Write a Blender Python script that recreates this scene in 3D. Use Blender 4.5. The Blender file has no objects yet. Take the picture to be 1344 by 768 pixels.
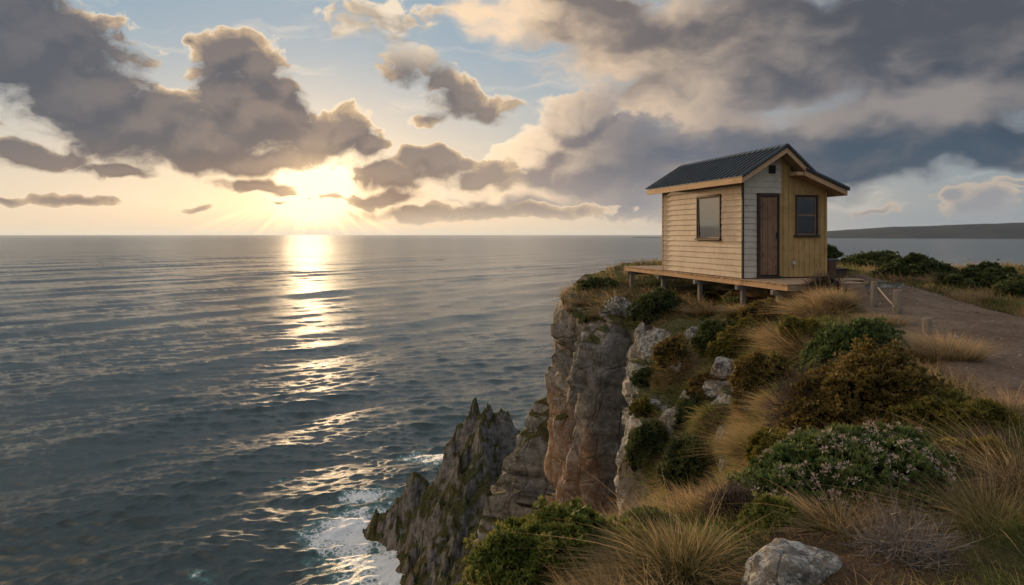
import bpy, bmesh, math, random
import numpy as np
from mathutils import Vector, Matrix
from mathutils.bvhtree import BVHTree
from mathutils.kdtree import KDTree

# ------------------------------------------------------------------ camera
scene = bpy.context.scene
col = scene.collection
CH = 32.0                      # eye height above the sea (m); sea level is z = 0
F = 896.0                      # focal length in photograph pixels (24 mm on 36 mm)
CX, HY = 672.0, 308.0          # principal column, horizon row
cam = bpy.data.cameras.new('camera')
cam_o = bpy.data.objects.new('camera', cam); col.objects.link(cam_o)
cam.lens = 24.0; cam.sensor_width = 36.0
cam.shift_y = -(384.0 - HY) / 1344.0
cam.clip_start = 0.1; cam.clip_end = 90000.0
cam_o.location = (0, 0, CH); cam_o.rotation_euler = (math.radians(90), 0, 0)
scene.camera = cam_o
scene.render.resolution_x = 1024; scene.render.resolution_y = 585
scene.view_settings.view_transform = 'Standard'
scene.view_settings.look = 'None'
scene.view_settings.gamma = 1.0
scene.view_settings.use_curve_mapping = False
scene.view_settings.exposure = 0.18
scene.render.engine = 'CYCLES'
cy = scene.cycles
cy.use_denoising = True
cy.max_bounces = 5; cy.diffuse_bounces = 2; cy.glossy_bounces = 3; cy.transmission_bounces = 4
cy.transparent_max_bounces = 4; cy.volume_bounces = 0
cy.sample_clamp_indirect = 4.0; cy.sample_clamp_direct = 1.3
cy.caustics_reflective = False; cy.caustics_refractive = False
scene.render.use_persistent_data = False

def P(px, py, y):
    """the point at depth y (m) seen at photograph pixel px, py"""
    return Vector(((px - CX) / F * y, y, CH - (py - HY) / F * y))

SUN_AZ = math.atan((405 - CX) / F)            # from +Y, positive to +X
SUN_EL = math.radians(4.0)
SUN_DIR = Vector((math.sin(SUN_AZ) * math.cos(SUN_EL), math.cos(SUN_AZ) * math.cos(SUN_EL), math.sin(SUN_EL)))

# ------------------------------------------------------------------ node helper
class NT:
    def __init__(s, nt): s.nt = nt; s.n = nt.nodes; s.l = nt.links
    def new(s, t, **kw):
        n = s.n.new(t)
        for k, v in kw.items(): setattr(n, k, v)
        return n
    def put(s, sock, v):
        if v is None: return
        if hasattr(v, 'is_output') or isinstance(v, bpy.types.NodeSocket): s.l.new(v, sock)
        else:
            if sock.type == 'RGBA' and len(v) == 3: v = tuple(v) + (1.0,)
            if sock.type == 'VECTOR': v = tuple(v)[:3]
            sock.default_value = v
    def m(s, op, a, b=None, c=None, clamp=False):
        n = s.new('ShaderNodeMath', operation=op, use_clamp=clamp)
        for i, v in enumerate((a, b, c)): s.put(n.inputs[i], v)
        return n.outputs[0]
    def vm(s, op, a, b=None, c=None, out=0):
        n = s.new('ShaderNodeVectorMath', operation=op)
        for i, v in enumerate((a, b, c)):
            if v is not None: s.put(n.inputs[i], v)
        return n.outputs['Value'] if op in ('LENGTH', 'DOT_PRODUCT', 'DISTANCE') else n.outputs[0]
    def ss(s, x, a, b, lo=0.0, hi=1.0, kind='SMOOTHSTEP'):
        n = s.new('ShaderNodeMapRange', interpolation_type=kind)
        s.put(n.inputs[0], x); s.put(n.inputs[1], a); s.put(n.inputs[2], b); s.put(n.inputs[3], lo); s.put(n.inputs[4], hi)
        return n.outputs[0]
    def mix(s, f, a, b, mode='MIX'):
        n = s.new('ShaderNodeMix', data_type='RGBA', blend_type=mode, clamp_factor=True)
        s.put(n.inputs[0], f); s.put(n.inputs[6], a if not (isinstance(a, tuple) and len(a) == 3) else a + (1,))
        s.put(n.inputs[7], b if not (isinstance(b, tuple) and len(b) == 3) else b + (1,))
        return n.outputs[2]
    def noise(s, v, scale, detail=4, rough=0.5, dist=0.0, typ='FBM', lac=2.0, color=False, dim='3D'):
        n = s.new('ShaderNodeTexNoise', noise_dimensions=dim, noise_type=typ)
        if typ == 'FBM': n.normalize = True
        if v is not None: s.put(n.inputs['Vector'], v)
        s.put(n.inputs['Scale'], scale); s.put(n.inputs['Detail'], detail); s.put(n.inputs['Roughness'], rough)
        s.put(n.inputs['Lacunarity'], lac); s.put(n.inputs['Distortion'], dist)
        return n.outputs[1 if color else 0]
    def voro(s, v, scale, feature='F1', rand=1.0, out=0, dim='3D', **kw):
        n = s.new('ShaderNodeTexVoronoi', feature=feature, voronoi_dimensions=dim)
        if v is not None: s.put(n.inputs['Vector'], v)
        s.put(n.inputs['Scale'], scale); s.put(n.inputs['Randomness'], rand)
        for k, vv in kw.items(): s.put(n.inputs[k], vv)
        return n.outputs[out]
    def xyz(s, v):
        n = s.new('ShaderNodeSeparateXYZ'); s.put(n.inputs[0], v); return n.outputs
    def cxyz(s, x, y, z=0.0):
        n = s.new('ShaderNodeCombineXYZ')
        for i, v in enumerate((x, y, z)): s.put(n.inputs[i], v)
        return n.outputs[0]

def srgb(r, g, b):
    return tuple(((c / 255.0) / 12.92 if c / 255.0 <= 0.04045 else ((c / 255.0 + 0.055) / 1.055) ** 2.4) for c in (r, g, b))

# ------------------------------------------------------------------ sky and sun
WSTR = 0.10
world = bpy.data.worlds.new('World'); scene.world = world; world.use_nodes = True
wt = NT(world.node_tree); world.node_tree.nodes.clear()

def azel(px, py):
    a = math.atan((px - CX) / F)
    return a, math.atan((HY - py) / F * math.cos(a))

def field_group(name, blobs, k):
    """soft union of ellipses in (azimuth, elevation): positive inside, about 1 at the heart"""
    g = bpy.data.node_groups.new(name, 'ShaderNodeTree')
    g.interface.new_socket('P', in_out='INPUT', socket_type='NodeSocketVector')
    g.interface.new_socket('D', in_out='OUTPUT', socket_type='NodeSocketFloat')
    t = NT(g); gi = t.new('NodeGroupInput'); go = t.new('NodeGroupOutput')
    acc = None
    for (px, py, rx, ry, w) in blobs:
        a, e = azel(px, py)
        ca = math.cos(a); sa, se = F / (rx * ca * ca), F / (ry * ca)
        q = t.vm('MULTIPLY_ADD', gi.outputs[0], (sa, se, 0), (-a * sa, -e * se, 0))
        r = t.vm('LENGTH', q)
        d = t.m('MULTIPLY_ADD', r, -w, w)
        acc = d if acc is None else t.m('SMOOTH_MAX', acc, d, k)
    t.l.new(acc, go.inputs[0])
    return g

cumulus = [  # px, py, rx, ry, weight
 (40, 60, 190, 85, 1.0), (-60, 30, 200, 100, 1.0), (110, 125, 130, 60, 1.0), (170, 165, 150, 55, 1.0), (215, 150, 70, 50, .9),
 (250, 185, 140, 48, 1.0), (300, 78, 56, 42, .9), (338, 92, 52, 42, .9), (372, 118, 38, 34, .8), (340, 150, 90, 60, 1.0), (300, 130, 60, 60, .9),
 (400, 185, 85, 42, 1.0), (455, 180, 45, 38, .9), (485, 196, 32, 30, .8), (330, 212, 170, 24, .9), (420, 165, 35, 28, .8),
 (50, 208, 110, 20, .8), (150, 226, 75, 12, .7), (345, 243, 66, 13, .75), (398, 262, 12, 4, .4), (424, 260, 25, 8, .5), (366, 266, 16, 5, .35),
 (100, 262, 85, 10, .6), (15, 262, 60, 8, .5), (258, 268, 32, 7, .5), (500, 262, 70, 15, .75),
 (520, 232, 60, 26, .85), (545, 215, 30, 24, .8), (576, 222, 44, 30, .9), (572, 208, 24, 20, .8), (624, 240, 44, 20, .85), (600, 218, 28, 20, .7),
 (560, 280, 130, 9, .6), (670, 277, 150, 13, .7), (650, 232, 40, 26, .7),
 (610, 128, 55, 30, .85), (575, 112, 38, 22, .8), (640, 140, 45, 22, .75), (560, 152, 30, 12, .4), (250, 50, 16, 8, .35),
 (535, 85, 50, 40, .45), (505, 30, 80, 45, .5),
 (1290, 262, 60, 22, .6), (1150, 272, 50, 5, .45), (1265, 250, 30, 14, .6), (1330, 240, 40, 10, .5),
]
tower = [  # the sunlit pale cumulus left of the overcast
 (745, 160, 46, 44, .95), (715, 190, 50, 34, .9), (775, 150, 50, 34, .9), (690, 215, 60, 32, .9), (760, 215, 110, 50, 1.0), (700, 250, 110, 36, .95),
 (820, 200, 100, 60, 1.0), (650, 255, 70, 22, .8), (860, 250, 120, 45, .9),
]
over = [
 (1000, 60, 330, 95, 1.0), (760, 20, 150, 55, .8), (850, 60, 170, 55, .85), (1250, 80, 260, 130, 1.0), (900, 120, 160, 50, .9), (1150, 180, 240, 60, 1.0),
 (1100, 215, 200, 32, .9), (960, 190, 150, 60, .9), (1300, 190, 180, 44, .9), (860, 215, 120, 50, .9), (1000, 250, 130, 26, .6), (640, 8, 70, 26, .5),
 (1500, 60, 250, 170, 1.0), (1700, 40, 300, 200, .9),
]
G1 = field_group('cumulus_field', cumulus, .25)
G2 = field_group('tower_field', tower, .2)
G3 = field_group('overcast_field', over, .3)
G4 = field_group('lit_band_field', [(640, 20, 90, 50, 1), (740, 95, 110, 70, 1), (850, 150, 150, 45, 1), (800, 95, 90, 40, .8), (1010, 158, 160, 30, .8), (1190, 140, 170, 30, .6), (880, 10, 60, 20, .7), (1290, 205, 110, 14, .3)], .4)
G5 = field_group('slate_field', [(1150, 205, 330, 40, 1), (900, 205, 140, 30, .8), (1060, 235, 220, 22, .9), (1330, 215, 180, 34, 1), (800, 205, 90, 24, .5)], .3)

tc = wt.new('ShaderNodeTexCoord')
D = wt.vm('NORMALIZE', tc.outputs['Generated'])
dx, dy, dz = wt.xyz(D)
az = wt.m('ARCTAN2', dx, dy)
rh = wt.m('SQRT', wt.m('ADD', wt.m('MULTIPLY', dx, dx), wt.m('MULTIPLY', dy, dy)))
el = wt.m('ARCTAN2', dz, rh)
AE = wt.cxyz(az, el)
def grp(g, v):
    n = wt.new('ShaderNodeGroup'); n.node_tree = g; wt.l.new(v, n.inputs[0]); return n.outputs[0]
# noises in (az, el) space: bumpy, a little flattened
AEn = wt.vm('MULTIPLY', AE, (1.0, 1.35, 1.0))
warp = wt.vm('SCALE', wt.vm('SUBTRACT', wt.noise(AEn, 9, 3, .55, color=True, dim='2D'), (.5, .5, .5))); warp.node.inputs['Scale'].default_value = .055
AEw = wt.vm('ADD', AEn, warp)
AEd = wt.vm('ADD', AE, warp)
def puff(v, fine=6):
    a = wt.voro(v, 15, 'SMOOTH_F1', Smoothness=.35, dim='2D')
    b = wt.voro(v, 37, 'SMOOTH_F1', Smoothness=.3, dim='2D')
    n = wt.noise(v, 24, fine, .68, dim='2D')
    return wt.m('ADD', wt.m('ADD', wt.m('MULTIPLY_ADD', a, -.50, .20), wt.m('MULTIPLY_ADD', b, -.30, .11)), wt.m('MULTIPLY_ADD', n, 1.05, -.525))
OFF = (-.010, .022, 0)
pf = puff(AEw); pf2 = puff(wt.vm('ADD', AEw, OFF), 2)
F1 = wt.m('MULTIPLY_ADD', pf, .55, grp(G1, AEd)); F1b = wt.m('MULTIPLY_ADD', pf2, .55, grp(G1, wt.vm('ADD', AEd, OFF)))
F2 = wt.m('MULTIPLY_ADD', pf, .50, grp(G2, AEd)); F2b = wt.m('MULTIPLY_ADD', pf2, .50, grp(G2, wt.vm('ADD', AEd, OFF)))
nbig = wt.noise(wt.vm('MULTIPLY', AE, (1, 1.7, 1)), 4.2, 4, .5, dim='2D')
nmid = wt.noise(wt.vm('MULTIPLY', AEd, (1, 2.0, 1)), 9, 5, .52, dim='2D')
F3 = wt.m('ADD', grp(G3, AEd), wt.m('MULTIPLY_ADD', nmid, .9, -.45))

# sun proximity
sd = (math.sin(SUN_AZ + .005) * math.cos(SUN_EL + 0.0), math.cos(SUN_AZ + .005) * math.cos(SUN_EL), math.sin(SUN_EL))
cosn = wt.m('MINIMUM', wt.vm('DOT_PRODUCT', D, sd), 1.0)
ang = wt.m('ARCCOSINE', cosn)
glow1 = wt.m('EXPONENT', wt.m('MULTIPLY', wt.m('MULTIPLY', ang, ang), -1 / (.040 ** 2)))
glow2 = wt.m('EXPONENT', wt.m('MULTIPLY', ang, -1 / .105))
glow3 = wt.m('EXPONENT', wt.m('MULTIPLY', ang, -1 / .5))

K = 1.0 / WSTR
def C(r, g, b, s=1.0):
    c = srgb(r, g, b); return (c[0] * K * s, c[1] * K * s, c[2] * K * s, 1)
def vscale(c, f):
    n = wt.new('ShaderNodeVectorMath', operation='SCALE'); wt.put(n.inputs[0], c); wt.put(n.inputs['Scale'], f); return n.outputs[0]
def vadd(a, b): return wt.vm('ADD', a, b)

sky = wt.new('ShaderNodeTexSky', sky_type='NISHITA', sun_disc=False, sun_elevation=SUN_EL, sun_rotation=SUN_AZ,
             altitude=30.0, air_density=1.0, dust_density=1.5, ozone_density=1.2)
base = vscale(sky.outputs[0], 0.55)
# thin high veil that whitens the clear sky, warm toward the sun and low down
low = wt.ss(el, .0, .30, 1, 0)
veil = wt.mix(low, C(142, 168, 188), C(230, 214, 192))
veil = wt.mix(wt.ss(az, -.1, .75), veil, wt.mix(low, C(120, 145, 165), C(140, 152, 162)))
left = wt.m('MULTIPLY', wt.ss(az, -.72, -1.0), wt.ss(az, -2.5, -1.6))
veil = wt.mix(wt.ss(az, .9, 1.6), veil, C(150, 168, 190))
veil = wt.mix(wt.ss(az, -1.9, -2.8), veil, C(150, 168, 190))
veil = wt.mix(left, veil, wt.mix(wt.ss(el, .1, .9), C(255, 208, 150, 2.6), C(220, 205, 185, 1.8)))  # added fill: unseen sky at left made bright and warm to light the land
cir = wt.noise(wt.vm('MULTIPLY', AEd, (1.2, 9, 1)), 4, 5, .6)
veil = wt.mix(wt.ss(cir, .5, .75, 0, .45), veil, C(232, 218, 200))
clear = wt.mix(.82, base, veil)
clear = vadd(clear, vscale(C(255, 214, 150), wt.m('MULTIPLY', glow2, .24)))
rays_a = wt.m('ARCTAN2', wt.m('SUBTRACT', az, SUN_AZ), wt.m('SUBTRACT', SUN_EL, el))
rn = wt.noise(wt.cxyz(wt.m('MULTIPLY', rays_a, 5.0), 0.3), 1.6, 3, .6)
rays = wt.m('MULTIPLY', wt.m('MULTIPLY', wt.ss(rn, .42, .68), wt.ss(el, .045, .03)), wt.ss(ang, .22, .03))

# layer: overcast on the right
o_dark = wt.mix(wt.ss(az, .0, .5), C(122, 113, 110), C(78, 82, 91))
o_dark = wt.mix(wt.ss(el, .26, .13), o_dark, wt.mix(wt.ss(az, .2, .55), C(118, 116, 122), C(60, 74, 90)))
o_lit = wt.mix(wt.ss(az, -.05, .5), C(240, 210, 176), C(138, 132, 130))
o_n = wt.m('ADD', wt.m('MULTIPLY', nbig, .55), wt.m('MULTIPLY', nmid, .45))
band = wt.m('MULTIPLY', wt.ss(el, .12, .19), wt.ss(el, .34, .23))
lit4 = grp(G4, AEd); sl5 = grp(G5, AEd)
o_w = wt.ss(wt.m('ADD', o_n, wt.m('MULTIPLY', wt.m('MAXIMUM', lit4, -.35), .30)), .38, .72)
o_col = wt.mix(o_w, o_dark, o_lit)
o_col = wt.mix(wt.m('MULTIPLY', wt.ss(sl5, -.15, .75), wt.ss(nmid, .68, .35, .45, 1.0)), o_col, wt.mix(wt.ss(az, .15, .45), C(104, 110, 122), C(66, 82, 98)))
o_col = wt.mix(wt.ss(F3, .45, .0, 0, .6), o_col, wt.mix(wt.ss(az, 0, .5), C(236, 208, 176), C(150, 148, 150)))
o_col = wt.mix(wt.ss(wt.m('ABSOLUTE', az), .8, 1.6), o_col, C(140, 146, 158))
o_a = wt.ss(F3, 0.0, .38)

# everything outside the photograph's frame: broken cloud overhead and behind, brightened to add fill light
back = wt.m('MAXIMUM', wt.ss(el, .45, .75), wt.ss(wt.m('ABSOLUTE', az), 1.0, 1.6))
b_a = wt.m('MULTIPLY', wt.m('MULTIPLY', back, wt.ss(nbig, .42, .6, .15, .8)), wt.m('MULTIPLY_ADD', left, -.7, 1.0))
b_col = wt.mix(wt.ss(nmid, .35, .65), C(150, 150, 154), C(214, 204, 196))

# layer: pale sunlit tower
d2 = wt.m('SUBTRACT', F2, F2b)
relief2 = wt.m('MULTIPLY', wt.ss(wt.m('ADD', d2, wt.m('MULTIPLY_ADD', nmid, 1.2, -.6)), -.45, .5), wt.ss(az, .32, .05))
t_sh = wt.mix(wt.ss(az, -.02, .22), C(146, 130, 122), C(90, 97, 110))
t_sh = wt.mix(wt.ss(el, .12, .03), t_sh, wt.mix(wt.ss(az, -.1, .3), C(176, 158, 144), C(122, 124, 134)))
t_lit = wt.mix(wt.ss(az, -.02, .22), C(250, 220, 184), C(146, 138, 136))
t_col = wt.mix(relief2, t_sh, t_lit)
up2 = wt.ss(d2, -.05, .2)
t_col = wt.mix(wt.m('MULTIPLY', wt.ss(F2, .35, .02), wt.m('MULTIPLY', up2, .8)), t_col, wt.mix(wt.ss(az, -.02, .22), C(252, 230, 200), C(150, 142, 142)))
t_col = wt.mix(wt.m('MULTIPLY', wt.ss(F2, .1, .95, 0, .5), wt.ss(az, .02, .14)), t_col, t_sh)
t_a = wt.m('SMOOTH_MIN', wt.ss(F2, .0, .16), 1.0, .05)
t_a = wt.m('MULTIPLY', t_a, wt.ss(az, .33, .16))

# layer: dark cumulus in front of the sun
d1 = wt.m('SUBTRACT', F1, F1b)
relief = wt.ss(d1, -.25, .42)
core = wt.mix(wt.ss(el, .035, .14), C(132, 112, 99), C(80, 85, 95))
core = wt.mix(wt.ss(el, .2, .34), core, C(68, 77, 90))
core = wt.mix(wt.ss(az, -.18, .0), core, wt.mix(wt.ss(el, .05, .2), C(156, 138, 124), C(120, 112, 108)))
core = wt.mix(wt.ss(az, .3, .6), core, C(150, 150, 152))
core = vadd(core, vscale(C(255, 180, 100), wt.m('MULTIPLY', glow2, .11)))
core = vadd(core, vscale(C(255, 200, 130), wt.m('MULTIPLY', glow1, .30)))
c_lit = wt.mix(wt.ss(glow3, .3, .9), C(116, 116, 122), C(200, 172, 146))
c_col = wt.mix(wt.m('MULTIPLY', relief, .27), core, c_lit)
up = wt.ss(d1, -.02, .22)
thin = wt.ss(F1, .42, .04)
c_col = wt.mix(wt.m('MULTIPLY', thin, wt.m('MULTIPLY_ADD', up, .50, .16)), c_col, wt.mix(wt.ss(glow3, .2, .8), C(206, 184, 160), C(244, 206, 156)))
rim = wt.m('MULTIPLY', wt.m('MULTIPLY', wt.ss(F1, .17, .03), up), wt.ss(az, .35, .2))
c_col = wt.mix(wt.m('MULTIPLY', rim, .9), c_col, vadd(C(226, 206, 178), vscale(C(255, 222, 170), wt.m('MULTIPLY', glow3, .5))))
cream = wt.m('MULTIPLY', wt.m('MULTIPLY', wt.ss(az, -.34, -.22), wt.ss(az, -.02, -.08)), wt.ss(el, .22, .29))
c_col = wt.mix(wt.m('MULTIPLY', cream, wt.ss(nmid, .62, .4, .35, 1)), c_col, C(232, 214, 190))
c_a = wt.ss(F1, .0, wt.m('MULTIPLY_ADD', up, -.32, .46))

out = clear
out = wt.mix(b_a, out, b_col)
out = wt.mix(o_a, out, o_col)
out = wt.mix(t_a, out, t_col)
out = wt.mix(wt.m('MULTIPLY', c_a, .97), out, c_col)
# horizon veil of sea haze, and the glow that pours round the clouds
hz = wt.ss(el, .045, .0)
out = wt.mix(wt.m('MULTIPLY', hz, .75), out, wt.mix(wt.ss(az, -.05, .55), C(226, 202, 172), C(132, 142, 152)))
out = vadd(out, vscale(C(255, 210, 140), wt.m('MULTIPLY', glow2, .07)))
out = vadd(out, vscale(C(255, 200, 120), wt.m('MULTIPLY', rays, .42)))
out = vadd(out, vscale(C(255, 232, 180), wt.m('MULTIPLY', glow1, wt.ss(c_a, 0, 1, 2.4, .25))))
# below the horizon (only seen in reflections off steep faces)
out = wt.mix(wt.ss(el, 0.0, -.01), out, C(70, 78, 84))
bg = wt.new('ShaderNodeBackground'); wt.put(bg.inputs[0], out); bg.inputs[1].default_value = WSTR
wo = wt.new('ShaderNodeOutputWorld'); wt.l.new(bg.outputs[0], wo.inputs[0])
world.cycles.sampling_method = 'MANUAL'; world.cycles.sample_map_resolution = 1024

sun = bpy.data.lights.new('sun', 'SUN'); sun_o = bpy.data.objects.new('sun', sun); col.objects.link(sun_o)
sun.energy = 3.2; sun.angle = math.radians(1.2); sun.color = (1.0, .68, .39)
sun_o.rotation_euler = SUN_DIR.to_track_quat('Z', 'Y').to_euler()

# ------------------------------------------------------------------ numpy noise
_rs = np.random.RandomState(7)
_perm = np.concatenate([_rs.permutation(512)] * 2)
_grad = _rs.normal(size=(512, 3)); _grad /= np.linalg.norm(_grad, axis=1)[:, None]
def perlin(p):
    p = np.asarray(p, float); i = np.floor(p).astype(int); f = p - i
    u = f * f * f * (f * (f * 6 - 15) + 10); out = 0
    for a in (0, 1):
        wx = u[:, 0] if a else 1 - u[:, 0]
        for b in (0, 1):
            wy = u[:, 1] if b else 1 - u[:, 1]
            for c in (0, 1):
                wz = u[:, 2] if c else 1 - u[:, 2]
                h = _perm[(_perm[(_perm[(i[:, 0] + a) & 511] + i[:, 1] + b) & 511] + i[:, 2] + c) & 511]
                g = _grad[h]
                out = out + wx * wy * wz * (g[:, 0] * (f[:, 0] - a) + g[:, 1] * (f[:, 1] - b) + g[:, 2] * (f[:, 2] - c))
    return out * 1.5
def fbm(p, scale=1.0, octv=4, rough=.5, seed=0.0, ridged=False):
    p = np.asarray(p, float) * scale + seed * 17.31; a = 1.0; s = 0; t = 0
    for k in range(octv):
        n = perlin(p)
        if ridged: n = 1 - 2 * np.abs(n)
        s = s + a * n; t += a; a *= rough; p = p * 2.03 + 5.7
    return s / t
def worley(p, scale=1.0, seed=0):
    """(F1, F2, cell id) of a jittered-grid Worley noise"""
    p = np.asarray(p, float) * scale; i = np.floor(p).astype(int)
    f1 = np.full(len(p), 9.); f2 = np.full(len(p), 9.); cid = np.zeros(len(p), int); off = np.zeros_like(p)
    for a in (-1, 0, 1):
        for b in (-1, 0, 1):
            for c in (-1, 0, 1):
                q = i + (a, b, c)
                h = _perm[(_perm[(_perm[(q[:, 0] + seed) & 511] + q[:, 1]) & 511] + q[:, 2]) & 511]
                j = np.stack([(_perm[h] / 512.), (_perm[(h + 77) & 511] / 512.), (_perm[(h + 191) & 511] / 512.)], 1)
                d = np.linalg.norm(q + j - p, axis=1)
                closer = d < f1; off = np.where(closer[:, None], p - q - j, off)
                f2 = np.where(closer, f1, np.minimum(f2, d)); cid = np.where(closer, h, cid); f1 = np.where(closer, d, f1)
    worley.off = off
    return f1, f2, cid
def sstep(x, a, b):
    t = np.clip((x - a) / (b - a), 0, 1); return t * t * (3 - 2 * t)

# ------------------------------------------------------------------ object helpers
def tag(o, label=None, cat=None, group=None, kind=None):
    for k, v in (('label', label), ('category', cat), ('group', group), ('kind', kind)):
        if v: o[k] = v
    return o
def mesh_obj(name, verts, faces, mat=None, parent=None, smooth=False, uv=None):
    me = bpy.data.meshes.new(name)
    verts = np.asarray(verts, np.float32)
    if isinstance(faces, np.ndarray):
        nf, k = faces.shape
        me.vertices.add(len(verts)); me.vertices.foreach_set('co', verts.ravel())
        me.loops.add(nf * k); me.loops.foreach_set('vertex_index', faces.astype(np.int32).ravel())
        me.polygons.add(nf); me.polygons.foreach_set('loop_start', np.arange(0, nf * k, k, dtype=np.int32))
        me.update(calc_edges=True)
    else:
        me.from_pydata([tuple(v) for v in verts], [], faces); me.update()
    if smooth: me.polygons.foreach_set('use_smooth', np.ones(len(me.polygons), bool))
    o = bpy.data.objects.new(name, me); col.objects.link(o)
    if mat is not None:
        for mm in (mat if isinstance(mat, (list, tuple)) else [mat]): me.materials.append(mm)
    if parent is not None: o.parent = parent
    return o
def attr(o, name, vals, dom='POINT'):
    a = o.data.attributes.new(name, 'FLOAT', dom); a.data.foreach_set('value', np.asarray(vals, np.float32))
def grid_faces(nr, nc, wrap=False):
    r = np.arange(nr - 1)[:, None]; c = np.arange(nc if wrap else nc - 1)[None, :]; c2 = (c + 1) % nc
    return np.stack(np.broadcast_arrays(r * nc + c, r * nc + c2, (r + 1) * nc + c2, (r + 1) * nc + c), -1).reshape(-1, 4)
def empty(name, loc, rz=0.0):
    o = bpy.data.objects.new(name, None); col.objects.link(o); o.location = loc; o.rotation_euler = (0, 0, rz)
    o.empty_display_size = .2; return o

# ------------------------------------------------------------------ materials
def material(name, base=None, rough=.8, spec=.3):
    m = bpy.data.materials.new(name); m.use_nodes = True; m.node_tree.nodes.clear()
    t = NT(m.node_tree); b = t.new('ShaderNodeBsdfPrincipled'); o = t.new('ShaderNodeOutputMaterial')
    t.l.new(b.outputs[0], o.inputs[0]); t.b = b; t.o = o
    b.inputs['Roughness'].default_value = rough; b.inputs['Specular IOR Level'].default_value = spec
    if base: b.inputs['Base Color'].default_value = tuple(base)[:3] + (1,)
    t.mat = m
    return m, t
def bump(t, h, strength=.5, dist=.02, normal=None):
    n = t.new('ShaderNodeBump'); n.inputs['Strength'].default_value = strength; n.inputs['Distance'].default_value = dist
    t.put(n.inputs['Height'], h)
    if normal is not None: t.l.new(normal, n.inputs['Normal'])
    return n.outputs[0]
def getattr_node(t, name, out='Fac'):
    n = t.new('ShaderNodeAttribute', attribute_name=name); return n.outputs[out]
def objcoord(t): return t.new('ShaderNodeTexCoord').outputs['Object']
def geo(t): return t.new('ShaderNodeNewGeometry')

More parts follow.
